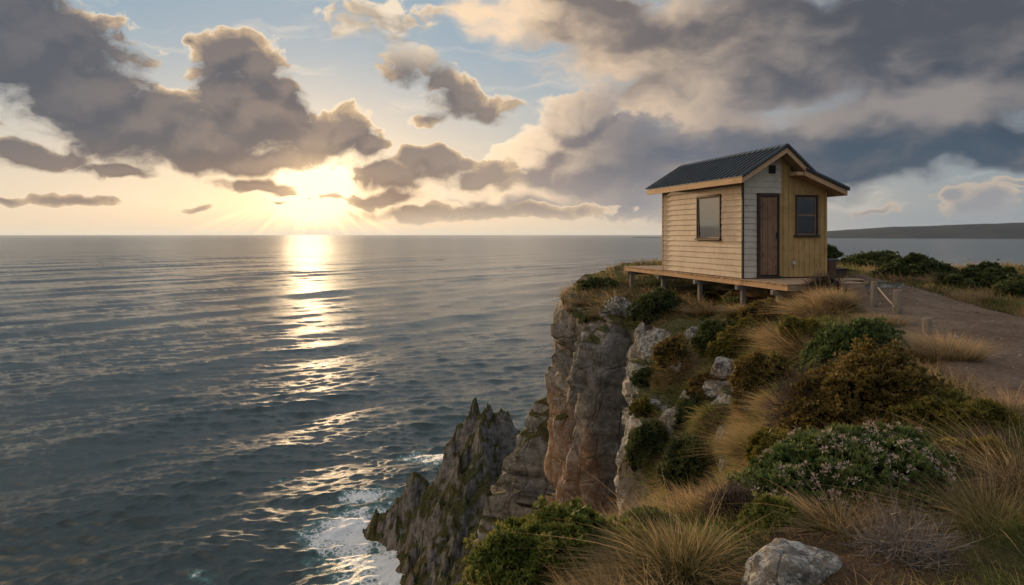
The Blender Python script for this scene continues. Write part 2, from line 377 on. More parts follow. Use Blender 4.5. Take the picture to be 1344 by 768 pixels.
# ------------------------------------------------------------------ sea
def build_sea():
    pyo = np.concatenate([np.arange(560, 62, -.80), np.arange(62, 5, -.36), np.geomspace(5, .45, 24)])
    d = CH * F / pyo
    d = np.concatenate([[4, 8, 12, 16, 20], np.arange(24, 50.5, .35), d[d > 51]])
    fine = np.radians(np.linspace(-40, 38, 1050))
    rest = np.radians(np.linspace(38, 320, 120)[1:-1])
    a = np.concatenate([fine, rest]); nr, nc = len(d), len(a)
    # rows are level lines of depth in front and circles behind
    ca = np.where(np.abs(((a + np.pi) % (2 * np.pi)) - np.pi) < math.radians(60), 1.0, 1.0)
    X = (d[:, None] * np.sin(a)[None]) / np.maximum(np.cos(a)[None], .6); Y = (d[:, None] * np.cos(a)[None]) / np.maximum(np.cos(a)[None], .6)
    x, y = X.ravel(), Y.ravel(); D = np.repeat(d, nc)
    rs = np.random.RandomState(3)
    z = np.zeros_like(x); hx = np.zeros_like(x); hy = np.zeros_like(x)
    row = np.gradient(D.reshape(nr, nc)[:, 0]); row = np.repeat(row, nc)
    comps = []
    for lam, amp, th, sp, n in ((75, .20, 152, 8, 3), (38, .14, 150, 10, 5), (21, .085, 146, 12, 6), (12.5, .042, 124, 22, 8), (7.5, .027, 116, 20, 12), (4.4, .020, 108, 20, 18), (2.5, .016, 104, 22, 24), (1.4, .009, 100, 26, 24)):
        for _ in range(n):
            comps.append((lam * rs.uniform(.78, 1.3), amp * rs.uniform(.6, 1.3), math.radians(th + rs.normal() * sp), rs.uniform(0, 6.28)))
    # groups: a slow modulation so that no train runs on unbroken
    pts = np.stack([x, y, np.zeros_like(x)], 1)
    mod = 1.0 + .6 * fbm(pts, 1 / 60., 2, .5, 3); mod2 = 1.0 + .5 * fbm(pts, 1 / 23., 2, .5, 8)
    wxy = fbm(pts, 1 / 30., 2, .5, 5) * 3.0
    for lam, amp, th, ph in comps:
        k = 2 * math.pi / lam; cx_, cy_ = math.cos(th), math.sin(th)
        fade = sstep(lam / row, 1.6, 4.0) * (mod if lam > 9 else mod2)
        p = k * (x * cx_ + y * cy_) + ph + (wxy * .5 if lam > 9 else wxy * k)
        z += fade * amp * np.sin(p); hx -= fade * amp * .8 * cx_ * np.cos(p) * -1; hy -= fade * amp * .8 * cy_ * np.cos(p) * -1
    V = np.stack([x + hx, y + hy, z], 1)
    # surf: white water round the foot of the rocks
    near = D < 400
    shore = np.full(len(x), 60.0)
    foot = np.array([(-17, 74.5), (-14, 71.5), (-12, 68), (-9.5, 64), (-7.5, 60), (-6, 56), (-11, 70), (-3, 80), (0, 84), (5, 85), (-8, 75.5), (-15.5, 76), (-5, 52), (-4, 46)])
    for i in range(len(foot)):
        shore = np.minimum(shore, np.hypot(x - foot[i, 0], y - foot[i, 1]))
    fo = sstep(shore, 9.5, 2.0)
    n1 = fbm(pts, .22, 4, .6, 11); n2 = fbm(pts, 1.1, 3, .6, 12)
    foam = np.clip(fo * 1.08 + n1 * 1.0 + n2 * .45 - .22, 0, 1) * sstep(shore, 17, 5)
    for (px, py, rx, ry, s) in ((455, 690, 75, 34, .95), (470, 655, 60, 18, .8), (580, 600, 60, 18, .75), (560, 606, 40, 8, .7), (480, 735, 60, 40, .95), (690, 560, 60, 6, .7), (660, 566, 40, 8, .6), (380, 625, 40, 7, .4),
                             (245, 745, 40, 14, .42), (250, 715, 12, 10, .5), (700, 555, 40, 3, .5)):
        yy = CH * F / (py - HY); xx = (px - CX) / F * yy
        w = rx / F * yy; h = CH * F / (py - ry - HY) - yy
        q = np.hypot((x - xx) / w, (y - yy) / h)
        foam = np.maximum(foam, np.clip(s * (1.1 - q) + n1 * 1.1 + n2 * .55 - .22, 0, 1))
    m, t = material('sea_water', (.006, .022, .024), .08, 1.0)
    b = t.b; b.inputs['IOR'].default_value = 1.333
    g = geo(t); pos = g.outputs['Position']
    sx, sy, sz = t.xyz(pos)
    rotp = t.cxyz(t.m('ADD', t.m('MULTIPLY', sx, .82), t.m('MULTIPLY', sy, .57)), t.m('SUBTRACT', t.m('MULTIPLY', sy, .82), t.m('MULTIPLY', sx, .57)), 0)
    st = t.vm('MULTIPLY', rotp, (.42, 1.0, 1.0))
    dist = t.vm('LENGTH', t.vm('MULTIPLY', pos, (1, 1, 0)))
    n_a = t.noise(st, 2.8, 5, .70, dim='2D')
    n_b = t.noise(st, .55, 3, .6, dim='2D'); n_c = t.noise(st, .16, 5, .66, dim='2D')
    h = t.m('ADD', t.m('MULTIPLY', n_a, .095), t.m('MULTIPLY', n_b, t.ss(dist, 80, 260, .04, .10)))
    h = t.m('ADD', h, t.m('MULTIPLY', n_c, t.ss(dist, 250, 1200, 0, .5)))
    n_d = t.noise(st, .035, 4, .65, dim='2D'); h = t.m('ADD', h, t.m('MULTIPLY', n_d, t.ss(dist, 900, 3000, 0, 3.5)))
    fa = getattr_node(t, 'foam')
    fn = t.noise(rotp, 1.6, 5, .7, dim='2D'); fv = t.voro(rotp, 1.9, 'DISTANCE_TO_EDGE', dim='2D')
    ff = t.ss(t.m('ADD', fa, t.m('MULTIPLY_ADD', fn, .9, -.45)), .30, .55)
    ff = t.m('MULTIPLY', ff, t.ss(t.m('ADD', fa, t.m('MULTIPLY', t.ss(fv, .22, .02), .55)), .45, .95, .18, 1.0))
    t.put(b.inputs['Normal'], bump(t, h, 1.0, 1.0))
    deep = t.mix(t.ss(t.noise(rotp, .02, 3, .5, dim='2D'), .4, .65), (.012, .028, .028), (.020, .040, .038))
    deep = t.mix(t.m('MULTIPLY', t.ss(fa, .02, .35), .8), deep, (.05, .14, .13))
    t.put(b.inputs['Base Color'], t.mix(ff, deep, (.72, .74, .75)))
    rg = t.ss(dist, 60, 1500, .10, .20)
    t.put(b.inputs['Roughness'], t.mix(ff, t.cxyz(rg, rg, rg), (.8, .8, .8)))
    o = mesh_obj('sea', V, grid_faces(nr, nc, wrap=True)[:, ::-1], m, smooth=True)
    attr(o, 'foam', foam); tag(o, kind='structure')
    return o
build_sea()

# ------------------------------------------------------------------ the headland: ground heights
# known points of the ground: photograph column, row and how far away they are
_ctl = [
 (1130,372,17),(1170,385,14.5),(1230,385,16),(1300,500,7.4),(1344,470,9),(1344,420,12),(1260,440,10.3),(1344,560,5.6),(1220,400,14),(1185,400,13.2),
 (1150,357,26),(1250,372,20),(1344,395,16),(1100,355,24),(1200,352,30),(1300,352,32),(1344,372,22),(1090,362,20),
 (1146,401,13.4),(1177,412,12.3),(1216,436,10.6),(1240,475,8.6),(1290,530,6.4),
 (1100,418,12.2),(1050,432,12.3),(1050,480,11),(1000,520,10.6),(960,565,10),(930,640,9),(1000,455,13),(1080,385,14.6),
 (1200,470,8.9),(1100,520,7.8),(1200,560,6.0),(1100,600,5.4),(1000,600,6.6),(950,650,5.7),(900,700,4.3),(1050,700,3.9),(1200,700,3.55),(1344,610,4.5),(1344,700,3.3),
 (700,735,3.8),(650,768,3.4),(780,720,3.9),(900,768,3),(1100,768,2.95),(1344,768,2.85),(820,680,4.6),
 (900,442,15.4),(950,425,15),(870,402,18),(1000,404,14.6),(1050,396,13.9),(950,470,13.2),(905,482,13.5),(875,522,12.6),(900,560,11.6),(880,620,10.8),(860,470,14.2),
 (845,440,15.6),(900,402,17.5),(940,400,16.5),(866,385,20.5),(823,376,23.3),(915,398,18.6),(975,402,16.6),(1000,385,18),(800,390,20.5),(760,392,20.3),(745,388,20.6),(780,372,24),(800,356,28),(860,345,32),(980,360,22),(1040,362,21),(1000,345,32),(940,348,30),
]
_pts = [P(*c) for c in _ctl]
_extra = [(-.8, 1.5, CH - 1.7), (1.5, 1.2, CH - 1.6), (4, 1, CH - 1.5), (1, -3, CH - 1.6), (6, -3, CH - 1.4), (9, 4, CH - 1.3), (12, 10, CH - 1.3), (20, 14, CH - 1.2), (26, 25, CH - 1.6),
          (14, -6, CH - 1.2), (22, 0, CH - 1), (30, 12, CH - 1), (34, 30, CH - 2), (20, 36, CH - 2.6), (9, 38, CH - 2.2), (-4, -6, CH - 2), (1.7, 6.6, CH - 3.0), (1.2, 6.0, CH - 3.2), (2.2, 8.2, CH - 3.6),
          (.4, 4.9, CH - 2.4), (26, 40, CH - 3), (36, -8, CH - 1), (-6, -12, CH - 2), (8, -14, CH - 1.5), (24, -14, CH - 1.2), (3.0, 11.0, CH - 3.2)]
_K = np.array([(p.x, p.y, p.z) for p in _pts] + _extra)
def _tps(r2): return np.where(r2 > 0, .5 * r2 * np.log(np.maximum(r2, 1e-12)), 0)
_n = len(_K); _A = np.zeros((_n + 3, _n + 3))
_dd = ((_K[:, None, :2] - _K[None, :, :2]) ** 2).sum(-1)
_A[:_n, :_n] = _tps(_dd) + np.eye(_n) * .35; _A[:_n, _n] = 1; _A[:_n, _n + 1:] = _K[:, :2]; _A[_n, :_n] = 1; _A[_n + 1:, :_n] = _K[:, :2].T
_W = np.linalg.solve(_A, np.concatenate([_K[:, 2], np.zeros(3)]))
def smooth_height(x, y):
    out = np.empty(len(x))
    for s in range(0, len(x), 20000):
        q = np.stack([x[s:s + 20000], y[s:s + 20000]], 1)
        r2 = ((q[:, None] - _K[None, :, :2]) ** 2).sum(-1)
        out[s:s + 20000] = _tps(r2) @ _W[:_n] + _W[_n] + q @ _W[_n + 1:]
    return out
# rim of the cliffs in plan, going round the headland from its far side to behind the camera
RIM = np.array([(60, 60), (40, 48), (26, 43), (15, 40), (8.5, 36), (5, 31.5), (3.1, 27), (2.1, 23.6), (1.55, 21.2), (1.42, 20.2), (1.62, 19.2), (2.0, 18.6), (2.35, 18.1), (3.1, 17.0), (3.15, 16.0),
                (2.75, 14.9), (2.35, 13.6), (2.1, 12.4), (2.3, 11.4), (2.25, 10.4), (1.7, 9.4), (1.3, 8.0), (.7, 6.6), (.1, 5.3), (-.35, 4.1), (-.7, 3.0), (-1.3, 1.2), (-2.2, -2), (-4, -8), (-8, -16), (-14, -30)], float)
def rim_dist(x, y):
    """signed distance to the rim: positive out over the sea"""
    q = np.stack([x, y], 1); best = np.full(len(x), 1e9); sign = np.ones(len(x))
    for i in range(len(RIM) - 1):
        a, b = RIM[i], RIM[i + 1]; ab = b - a
        t = np.clip(((q - a) @ ab) / (ab @ ab), 0, 1); r = q - (a + t[:, None] * ab); d = np.hypot(r[:, 0], r[:, 1])
        c = ab[0] * (q[:, 1] - a[1]) - ab[1] * (q[:, 0] - a[0])
        # a nearer vertex shared by two segments: let the one with the larger |cross| / length speak
        cc = c / np.hypot(*ab)
        upd = (d < best - 1e-9) | ((np.abs(d - best) < 1e-6) & (np.abs(cc) > np.abs(sign)))
        sign = np.where(upd, cc, sign); best = np.where(d < best, d, best)
    return np.where(sign < 0, best, -best)
PATH = np.array([(3.6, -6), (4.6, -2), (5.6, 2.5), (6.3, 6.5), (7.3, 9.8), (8.3, 13.4), (9.0, 16.2), (9.4, 19.0), (9.2, 21)], float)
PATH_W = np.array([1.5, 1.5, 1.5, 1.6, 1.75, 1.45, 1.05, .85, .6])
def path_mask(x, y):
    q = np.stack([x, y], 1); best = np.full(len(x), 1e9)
    for i in range(len(PATH) - 1):
        a, b = PATH[i], PATH[i + 1]; ab = b - a
        t = np.clip(((q - a) @ ab) / (ab @ ab), 0, 1); r = q - (a + t[:, None] * ab)
        w = PATH_W[i] * (1 - t) + PATH_W[i + 1] * t
        best = np.minimum(best, np.hypot(r[:, 0], r[:, 1]) / w)
    return best                                             # below 1 on the track
_TH = math.radians(14)
def ground(x, y, detail=True):
    x = np.asarray(x, float); y = np.asarray(y, float)
    pts = np.stack([x, y, np.zeros_like(x)], 1)
    z = smooth_height(x, y)
    z = np.clip(z, CH - 9, CH + 1.5)
    pm = path_mask(x, y)
    flat = sstep(pm, 1.0, 1.5)
    hump = fbm(pts, .55, 3, .5, 1) * .22 + fbm(pts, 2.1, 3, .5, 2) * .07
    z = z + hump * np.clip(flat + .06, 0, 1) + (fbm(pts, 6, 2, .5, 4) * .012)
    z = z - (1 - flat) * .10
    # the slope falls away under the deck
    lx = (x - 5.58) * math.cos(_TH) + (y - 16.5) * math.sin(_TH); ly = -(x - 5.58) * math.sin(_TH) + (y - 16.5) * math.cos(_TH)
    outd = np.hypot(np.clip(np.maximum(-.9 - lx, lx - 2.0), 0, None), np.clip(np.maximum(-1.3 - ly, ly - 6.9), 0, None))
    tgt = CH - 1.07 - .66 - .10 * np.clip(1.4 - lx, 0, 3) + hump * .35
    z = np.minimum(z, tgt + outd * .55)
    d = rim_dist(x, y) + fbm(pts, .9, 3, .6, 9) * .35
    dd = np.clip(d, 0, None)
    # cushions and hollows on the slope, fading out on the level ground
    sl = sstep(x - .55 * y, .2, -1.2) * sstep(y, 5.5, 8) * (1 - sstep(y, 18, 22))
    f1, f2, cid = worley(np.stack([x, y, x * 0 + .5], 1), .95, 5)
    z = z + sl * (.42 * sstep(f1, .62, .08) - .16)
    return z - dd * 2.6 - np.clip(d - .25, 0, None) * 2.5 - np.clip(-np.abs(d + .3) + .6, 0, None) * .22

# ------------------------------------------------------------------ ground materials
def ground_material():
    m, t = material('headland_turf', None, .95, .1)
    g = geo(t); pos = g.outputs['Position']; nz = t.xyz(g.outputs['Normal'])[2]
    n1 = t.noise(pos, .9, 5, .6); n2 = t.noise(pos, 7, 5, .65); n3 = t.noise(pos, 40, 3, .6)
    straw, moss, earth, dark = (.115, .078, .036), (.040, .050, .012), (.060, .037, .022), (.022, .026, .010)
    c = t.mix(t.ss(n1, .38, .62), moss, straw)
    c = t.mix(t.ss(n2, .42, .62, 0, .75), c, dark)
    c = t.mix(t.ss(n3, .55, .75, 0, .6), c, (.15, .105, .05))
    bare = getattr_node(t, 'bare')
    c = t.mix(t.ss(t.m('ADD', bare, t.m('MULTIPLY_ADD', n2, .8, -.4)), .35, .6), c, t.mix(n3, (.045, .028, .018), (.085, .055, .035)))
    rock = t.mix(t.noise(pos, 3, 5, .7), (.09, .075, .06), (.20, .18, .155))
    c = t.mix(t.ss(t.m('ADD', nz, t.m('MULTIPLY_ADD', n2, .5, -.25)), .40, .28), c, rock)
    t.put(t.b.inputs['Base Color'], c)
    t.put(t.b.inputs['Normal'], bump(t, t.m('ADD', n2, t.m('MULTIPLY', n3, .5)), .9, .06))
    return m
M_TURF = ground_material()
def path_material():
    m, t = material('gravel_track', None, .92, .15)
    pos = geo(t).outputs['Position']
    n1 = t.noise(pos, .8, 4, .6); n2 = t.noise(pos, 5, 5, .65); n3 = t.noise(pos, 55, 3, .6)
    v = t.voro(pos, 38, 'F1'); vc = t.voro(pos, 38, 'F1', out=1)
    c = t.mix(t.ss(n1, .35, .65), (.150, .098, .064), (.235, .168, .118))
    c = t.mix(t.ss(n2, .45, .7, 0, .6), c, (.070, .045, .031))
    c = t.mix(t.ss(t.xyz(vc)[0], .72, .95, 0, .6), c, (.24, .20, .165))
    c = t.mix(t.ss(n3, .5, .7, 0, .35), c, (.06, .045, .035))
    t.put(t.b.inputs['Base Color'], c)
    t.put(t.b.inputs['Normal'], bump(t, t.m('ADD', t.m('MULTIPLY', n2, .8), t.m('ADD', t.m('MULTIPLY', v, -.5), t.m('MULTIPLY', n3, .4))), .9, .05))
    return m
def build_land():
    # one sheet, fine near the camera and coarse far off
    xs = np.concatenate([np.arange(-14, -2.5, .5), np.arange(-2.5, 9.0, .07), np.arange(9.0, 20, .18), np.arange(20, 62, 1.0)])
    ys = np.concatenate([np.arange(-16, 1.5, .5), np.arange(1.5, 22.0, .08), np.arange(22.0, 40, .25), np.arange(40, 62, 1.0)])
    X, Y = np.meshgrid(xs, ys); x, y = X.ravel(), Y.ravel()
    z = np.maximum(ground(x, y), -3.0)
    keep = rim_dist(x, y) < np.where(y > 17.2, -.10, np.where(y > 12.3, -.42, np.where(y > 10.8, .20, np.where(y > 5.0, .22, 2.4))))
    f = grid_faces(len(ys), len(xs)); f = f[keep[f].any(1)]
    o = mesh_obj('headland', np.stack([x, y, z], 1), f, M_TURF, smooth=True)
    pm = path_mask(x, y)
    bare = sstep(pm, 1.35, 1.0)
    for (px, py, dep, r) in ((1100, 740, 3.1, .8), (960, 748, 3.1, .5), (1090, 700, 3.6, .45), (950, 560, 10.3, 1.2)):
        q = P(px, py, dep); bare = np.maximum(bare, np.clip(1.3 - np.hypot(x - q.x, y - q.y) / r, 0, 1) * .8)
    attr(o, 'bare', bare); tag(o, kind='structure')
    # the gravel track is a sheet of its own a little above the turf
    n = 260; s = np.linspace(0, 1, n) * (len(PATH) - 1); i = np.minimum(s.astype(int), len(PATH) - 2); tt = s - i
    def cr(A):
        A = np.concatenate([[2 * A[0] - A[1]], A, [2 * A[-1] - A[-2]]]); u = tt[:, None] if A.ndim > 1 else tt
        p0, p1, p2, p3 = A[i], A[i + 1], A[i + 2], A[i + 3]
        return .5 * (2 * p1 + (p2 - p0) * u + (2 * p0 - 5 * p1 + 4 * p2 - p3) * u ** 2 + (3 * p1 - p0 - 3 * p2 + p3) * u ** 3)
    c = cr(PATH); w = cr(PATH_W); tn = np.gradient(c, axis=0); tn /= np.linalg.norm(tn, axis=1)[:, None]; nr = np.stack([-tn[:, 1], tn[:, 0]], 1)
    k = np.linspace(-1, 1, 61)
    edge = 1 + .16 * perlin(np.stack([np.arange(n) * .09, np.zeros(n), np.zeros(n)], 1)); edge2 = 1 + .16 * perlin(np.stack([np.arange(n) * .09, np.ones(n) * 9.3, np.zeros(n)], 1))
    W = np.where(k[None] < 0, edge[:, None], edge2[:, None]) * k[None] * w[:, None] * 1.02
    px = c[:, :1] + nr[:, :1] * W; py = c[:, 1:] + nr[:, 1:] * W
    x, y = px.ravel(), py.ravel(); a = np.abs(np.broadcast_to(k[None], px.shape).ravel())
    pts = np.stack([x, y, x * 0], 1)
    z = ground(x, y) + .095 + .012 * fbm(pts, 2.2, 3) + .01 * fbm(pts, 9, 2) - .13 * sstep(a, .84, 1.0) - .025 * np.exp(-((a - .5) / .16) ** 2)
    tag(mesh_obj('path', np.stack([x, y, z], 1), grid_faces(n, len(k))[:, ::-1], path_material(), smooth=True), kind='structure')
    return o
LAND = build_land()

# ------------------------------------------------------------------ rock
def rock_material(name, lo, hi, brown, lichen=.0, moss=.0, scale=1.0):
    m, t = material(name, None, .9, .15)
    g = geo(t); pos = g.outputs['Position']; nz = t.xyz(g.outputs['Normal'])[2]
    p2 = t.vm('MULTIPLY', pos, (1, 1, .45))
    n1 = t.noise(p2, .55 * scale, 5, .62); n2 = t.noise(pos, 3.0 * scale, 6, .68); n3 = t.noise(pos, 17 * scale, 4, .65)
    c = t.mix(t.ss(n2, .32, .68), lo, hi)
    if brown:
        z = t.xyz(pos)[2]
        f = t.m('ADD', t.m('MULTIPLY_ADD', n1, 1.3, -.65), getattr_node(t, 'brown'))
        c = t.mix(t.ss(f, .32, .55, 0, .9), c, t.mix(n2, tuple(v * .62 for v in brown), brown))
    c = t.mix(t.ss(n3, .58, .78, 0, .55), c, tuple(v * .35 for v in lo))
    if lichen:
        l = t.m('MULTIPLY', t.ss(t.noise(pos, 5.5 * scale, 5, .7), .47, .56), t.ss(t.noise(pos, 26 * scale, 3, .6), .36, .5))
        c = t.mix(t.m('MULTIPLY', l, lichen), c, (.46, .46, .43))
        l2 = t.ss(t.noise(t.vm('ADD', pos, (7, 3, 1)), 7 * scale, 4, .7), .62, .70, 0, .6)
        c = t.mix(t.m('MULTIPLY', l2, lichen), c, (.30, .19, .06))
    if moss:
        f = t.m('ADD', nz, t.m('MULTIPLY_ADD', n1, .9, -.45)); f = t.m('ADD', f, t.m('MULTIPLY_ADD', n2, .4, -.2))
        c = t.mix(t.m('MULTIPLY', t.ss(f, .62 - moss * .3, .78 - moss * .3), .95), c, t.mix(t.ss(n3, .4, .6), (.028, .036, .010), (.075, .066, .022)))
    t.put(t.b.inputs['Base Color'], c)
    hgt = t.m('ADD', t.m('MULTIPLY', n2, 1.0), t.m('MULTIPLY', n3, .35))
    cr = t.voro(t.vm('MULTIPLY', pos, (1, 1, .5)), 1.6 * scale, 'DISTANCE_TO_EDGE')
    hgt = t.m('SUBTRACT', hgt, t.ss(cr, .05, .0, 0, .35))
    t.put(t.b.inputs['Normal'], bump(t, hgt, 1.0, .10 / scale))
    return m
M_CLIFF = rock_material('cliff_rock', (.115, .108, .098), (.23, .21, .185), (.29, .18, .11), lichen=.3, moss=.25)
M_PALE = rock_material('pale_rock', (.13, .128, .12), (.26, .25, .23), (.25, .18, .12), lichen=.8, moss=.2)
M_BUTT = rock_material('buttress_rock', (.085, .08, .072), (.21, .20, .18), (.16, .11, .07), lichen=.2, moss=.42, scale=.7)
M_BOULDER = rock_material('boulder_rock', (.10, .092, .082), (.22, .20, .175), None, lichen=.75, moss=0, scale=2.2)
M_STACK = rock_material('sea_stack_rock', (.070, .066, .062), (.19, .178, .165), (.14, .095, .065), lichen=.15, moss=.70, scale=.45)

def facet(p, scale, seed, amp):
    """blocky joints: planes of a Worley cell pattern, each cell pushed in or out, with cracks between"""
    f1, f2, cid = worley(p, scale, seed)
    h = ((_perm[(cid + 31) & 511] / 512.) - .5); g = _grad[(cid * 7 + 13) & 511]
    tilt = (worley.off * g).sum(1)
    return amp * (h * .9 + tilt * 1.25 - sstep(f2 - f1, .09, .0) * .35)
def cliff_sheet(name, poly, ztop, zbot, mat, flare=.12, amp=.35, du=.12, dv=.14, seed=0, brown=(.5, 0), inset=.35, top_fn=None, fine=.30):
    """a rock face hanging from a rim: columns follow the plan polyline (sea on its right when walking along it)"""
    poly = np.asarray(poly, float); seg = np.hypot(*np.diff(poly, axis=0).T); L = np.concatenate([[0], np.cumsum(seg)])
    s = np.linspace(0, L[-1], int(L[-1] / du) + 2); cx = np.interp(s, L, poly[:, 0]); cyy = np.interp(s, L, poly[:, 1])
    tx, ty = np.gradient(cx), np.gradient(cyy)
    for _ in range(6): tx = np.convolve(np.pad(tx, 1, 'edge'), [.25, .5, .25], 'valid'); ty = np.convolve(np.pad(ty, 1, 'edge'), [.25, .5, .25], 'valid')
    ln = np.hypot(tx, ty); nx, ny = ty / ln, -tx / ln            # outward
    zt = np.interp(s, L, ztop) if hasattr(ztop, '__len__') else (top_fn(cx, cyy) if top_fn else np.full(len(s), ztop))
    nv = int((zt.max() - zbot) / dv) + 2; v = np.linspace(0, 1, nv) ** 1.25
    # a few rows that fold back under the turf
    fold = 5
    Z = zt[:, None] - (zt[:, None] - zbot) * v[None]; drop = zt[:, None] - Z
    O = flare * drop - inset * np.exp(-drop / .35)
    X = cx[:, None] + nx[:, None] * O; Y = cyy[:, None] + ny[:, None] * O
    S = np.repeat(s[:, None], nv, 1)
    back = np.linspace(1.2, .12, fold)
    X = np.concatenate([cx[:, None] - nx[:, None] * (inset + back[None]), X], 1); Y = np.concatenate([cyy[:, None] - ny[:, None] * (inset + back[None]), Y], 1)
    Z = np.concatenate([np.repeat(zt[:, None], fold, 1) + .0, Z], 1); drop = np.concatenate([np.zeros((len(s), fold)), drop], 1)
    p = np.stack([X.ravel(), Y.ravel(), Z.ravel()], 1); q = p * (1, 1, .42)
    dsp = facet(p * (1, 1, .20), .50, seed, amp * 2.0) + facet(p * (1, 1, .34) + 3, 1.15, seed + 5, amp * .80) + facet(q * (1, 1, 1.6) + 9, 2.6, seed + 9, amp * fine)
    dsp -= amp * .9 * sstep(np.abs(fbm(q * (1, 1, .6), .5, 2, .5, seed + 7)), .035, .0)
    dsp += fbm(q, .8, 4, .55, seed, ridged=True) * amp * .20 + fbm(p, 5, 3, .6, seed) * .035
    dsp *= np.clip(.35 + drop.ravel() / 1.2, 0, 1)
    N = np.stack([np.repeat(nx, nv + fold), np.repeat(ny, nv + fold), np.full(len(p), .12)], 1)
    p = p + N * dsp[:, None]
    o = mesh_obj(name, p, grid_faces(len(s), nv + fold), mat, smooth=False)
    br = brown[0] + brown[1] * drop.ravel() + fbm(p, .35, 3, .5, seed + 3) * .3
    attr(o, 'brown', br); tag(o, kind='structure')
    return o
# ------------------------------------------------------------------ cliffs and rocky spurs
def gtop(dz):
    return lambda x, y: ground(x, y) + dz
main = [tuple(v) for v in RIM[2:14]] + [(3.6, 16.4)]
cliff_sheet('cliff', main, 0, -1.5, M_CLIFF, flare=.015, amp=.40, seed=1, brown=(.06, .11), top_fn=gtop(.10), inset=.2)
rib = [(3.9, 16.6), (3.15, 15.9), (2.75, 14.9), (2.35, 13.6), (2.15, 12.5), (2.5, 11.6), (3.1, 11.1), (3.6, 10.9)]
cliff_sheet('cliff', rib, 0, 12, M_PALE, flare=.03, amp=.36, seed=21, brown=(.12, .06), top_fn=gtop(.16), inset=.05, du=.08, dv=.09)
near_rib = [(3.7, 11.0), (2.9, 10.9), (2.3, 10.3), (1.75, 9.4), (1.35, 8.1), (.75, 6.7), (.2, 5.4), (-.3, 4.3)]
cliff_sheet('cliff', near_rib, 0, 16, M_PALE, flare=.10, amp=.34, seed=33, brown=(.05, .05), top_fn=gtop(-.10), inset=.10, du=.08, dv=.09)
butt = [(9, 40), (4.9, 35), (2.9, 31.6), (2.2, 29.5), (2.5, 27), (3.8, 25), (5.2, 24)]
cliff_sheet('cliff', butt, [CH - 4.5, CH - 5.5, CH - 6.3, CH - 6.6, CH - 7.4, CH - 8, CH - 8], -1.5, M_BUTT, fine=.1, flare=.38, amp=.70, seed=41, brown=(-.2, .0), inset=.3, du=.16, dv=.18)

def spur(name, lines, mat, x0, x1, y0, y1, st, seed):
    xs = np.arange(x0, x1, st); ys = np.arange(y0, y1, st); X, Y = np.meshgrid(xs, ys); x, y = X.ravel(), Y.ravel()
    base = np.stack([x, y, x * 0], 1)
    wx = fbm(base, .33, 3, .5, seed, ridged=True) * .45 + fbm(base, 1.3, 3, .5, seed + 1) * .22
    wy = fbm(base, .33, 3, .5, seed + 2, ridged=True) * .45 + fbm(base, 1.3, 3, .5, seed + 4) * .22
    qx, qy = x + wx, y + wy
    z = np.full(len(x), -4.0)
    for pts in lines:
        for (a, b) in zip(pts[:-1], pts[1:]):
            ab = np.array([b[0] - a[0], b[1] - a[1]]); L2 = ab @ ab
            t = np.clip(((qx - a[0]) * ab[0] + (qy - a[1]) * ab[1]) / L2, 0, 1)
            d = np.hypot(qx - a[0] - t * ab[0], qy - a[1] - t * ab[1])
            h = a[2] * (1 - t) + b[2] * t; s1 = a[3] * (1 - t) + b[3] * t
            z = np.maximum(z, h - d * s1 - np.clip(1.2 - d, 0, 1) * 0)
    q = np.stack([x * .9, y * .9, z * .35], 1)
    f1, f2, cid = worley(q, .42, seed); z2 = (_perm[(cid + 9) & 511] / 512. - .5) * 1.5 + (worley.off * _grad[cid & 511]).sum(1) * 1.3
    f1, f2, cid = worley(q, 1.5, seed + 3); z2 += (_perm[(cid + 9) & 511] / 512. - .5) * .4 + (worley.off * _grad[cid & 511]).sum(1) * .5 - sstep(f2 - f1, .15, 0) * .3
    z2 += fbm(np.stack([x, y, z], 1), 1.6, 4, .6, seed, ridged=True) * .35
    z = z + z2 * sstep(z, -4, 1)
    k = z > -2.5; f = grid_faces(len(ys), len(xs)); f = f[k[f].any(1)]
    o = mesh_obj(name, np.stack([x + wx * .25, y + wy * .25, z], 1), f, mat, smooth=False)
    attr(o, 'brown', sstep(z, 5, 0) * .5 + fbm(base, .3, 2) * .3); tag(o, kind='structure')
    return o
def R(px, py, d, s): p = P(px, py, d); return (p.x, p.y, p.z, s)
ridge = [R(487, 690, 75, 1.2), R(505, 672, 74, 1.4), R(528, 655, 73, 1.8), R(540, 632, 72.5, 2.6), R(547, 618, 72, 2.6), R(557, 618, 72, 2.6), R(566, 634, 71.5, 2.2), R(577, 632, 71, 2), R(590, 600, 70.5, 2.6), R(604, 566, 70, 1.9), R(614, 568, 70, 1.9),
         R(624, 545, 69.5, 2.1), R(634, 540, 69, 2.0), R(642, 528, 69, 2.2), R(651, 541, 69, 2.0), R(664, 545, 69, 2.0), R(676, 568, 69.5, 1.6), R(692, 588, 68, 1.3), R(730, 560, 62, 1.2), R(780, 520, 56, 1.2)]
sideA = [R(640, 542, 69, 2), R(630, 585, 65.5, 1.6), R(600, 660, 63, 1.6), R(585, 720, 61, 1.6), R(560, 770, 59, 1.5)]
sideB = [R(553, 630, 72, 2.6), R(545, 680, 70, 2.0), R(535, 725, 67.5, 1.9), R(528, 762, 64, 1.6)]
sideC = [R(692, 590, 68, 1.3), R(680, 640, 60, 1.1), R(650, 720, 54, 1.1), R(620, 790, 50, 1.1)]
tail = [R(678, 572, 78, 2.2), R(690, 578, 79, 1.6)]
spur('rocky_spur', [ridge, sideA, sideB, sideC, tail], M_STACK, -20, 16, 42, 90, .16, 61)
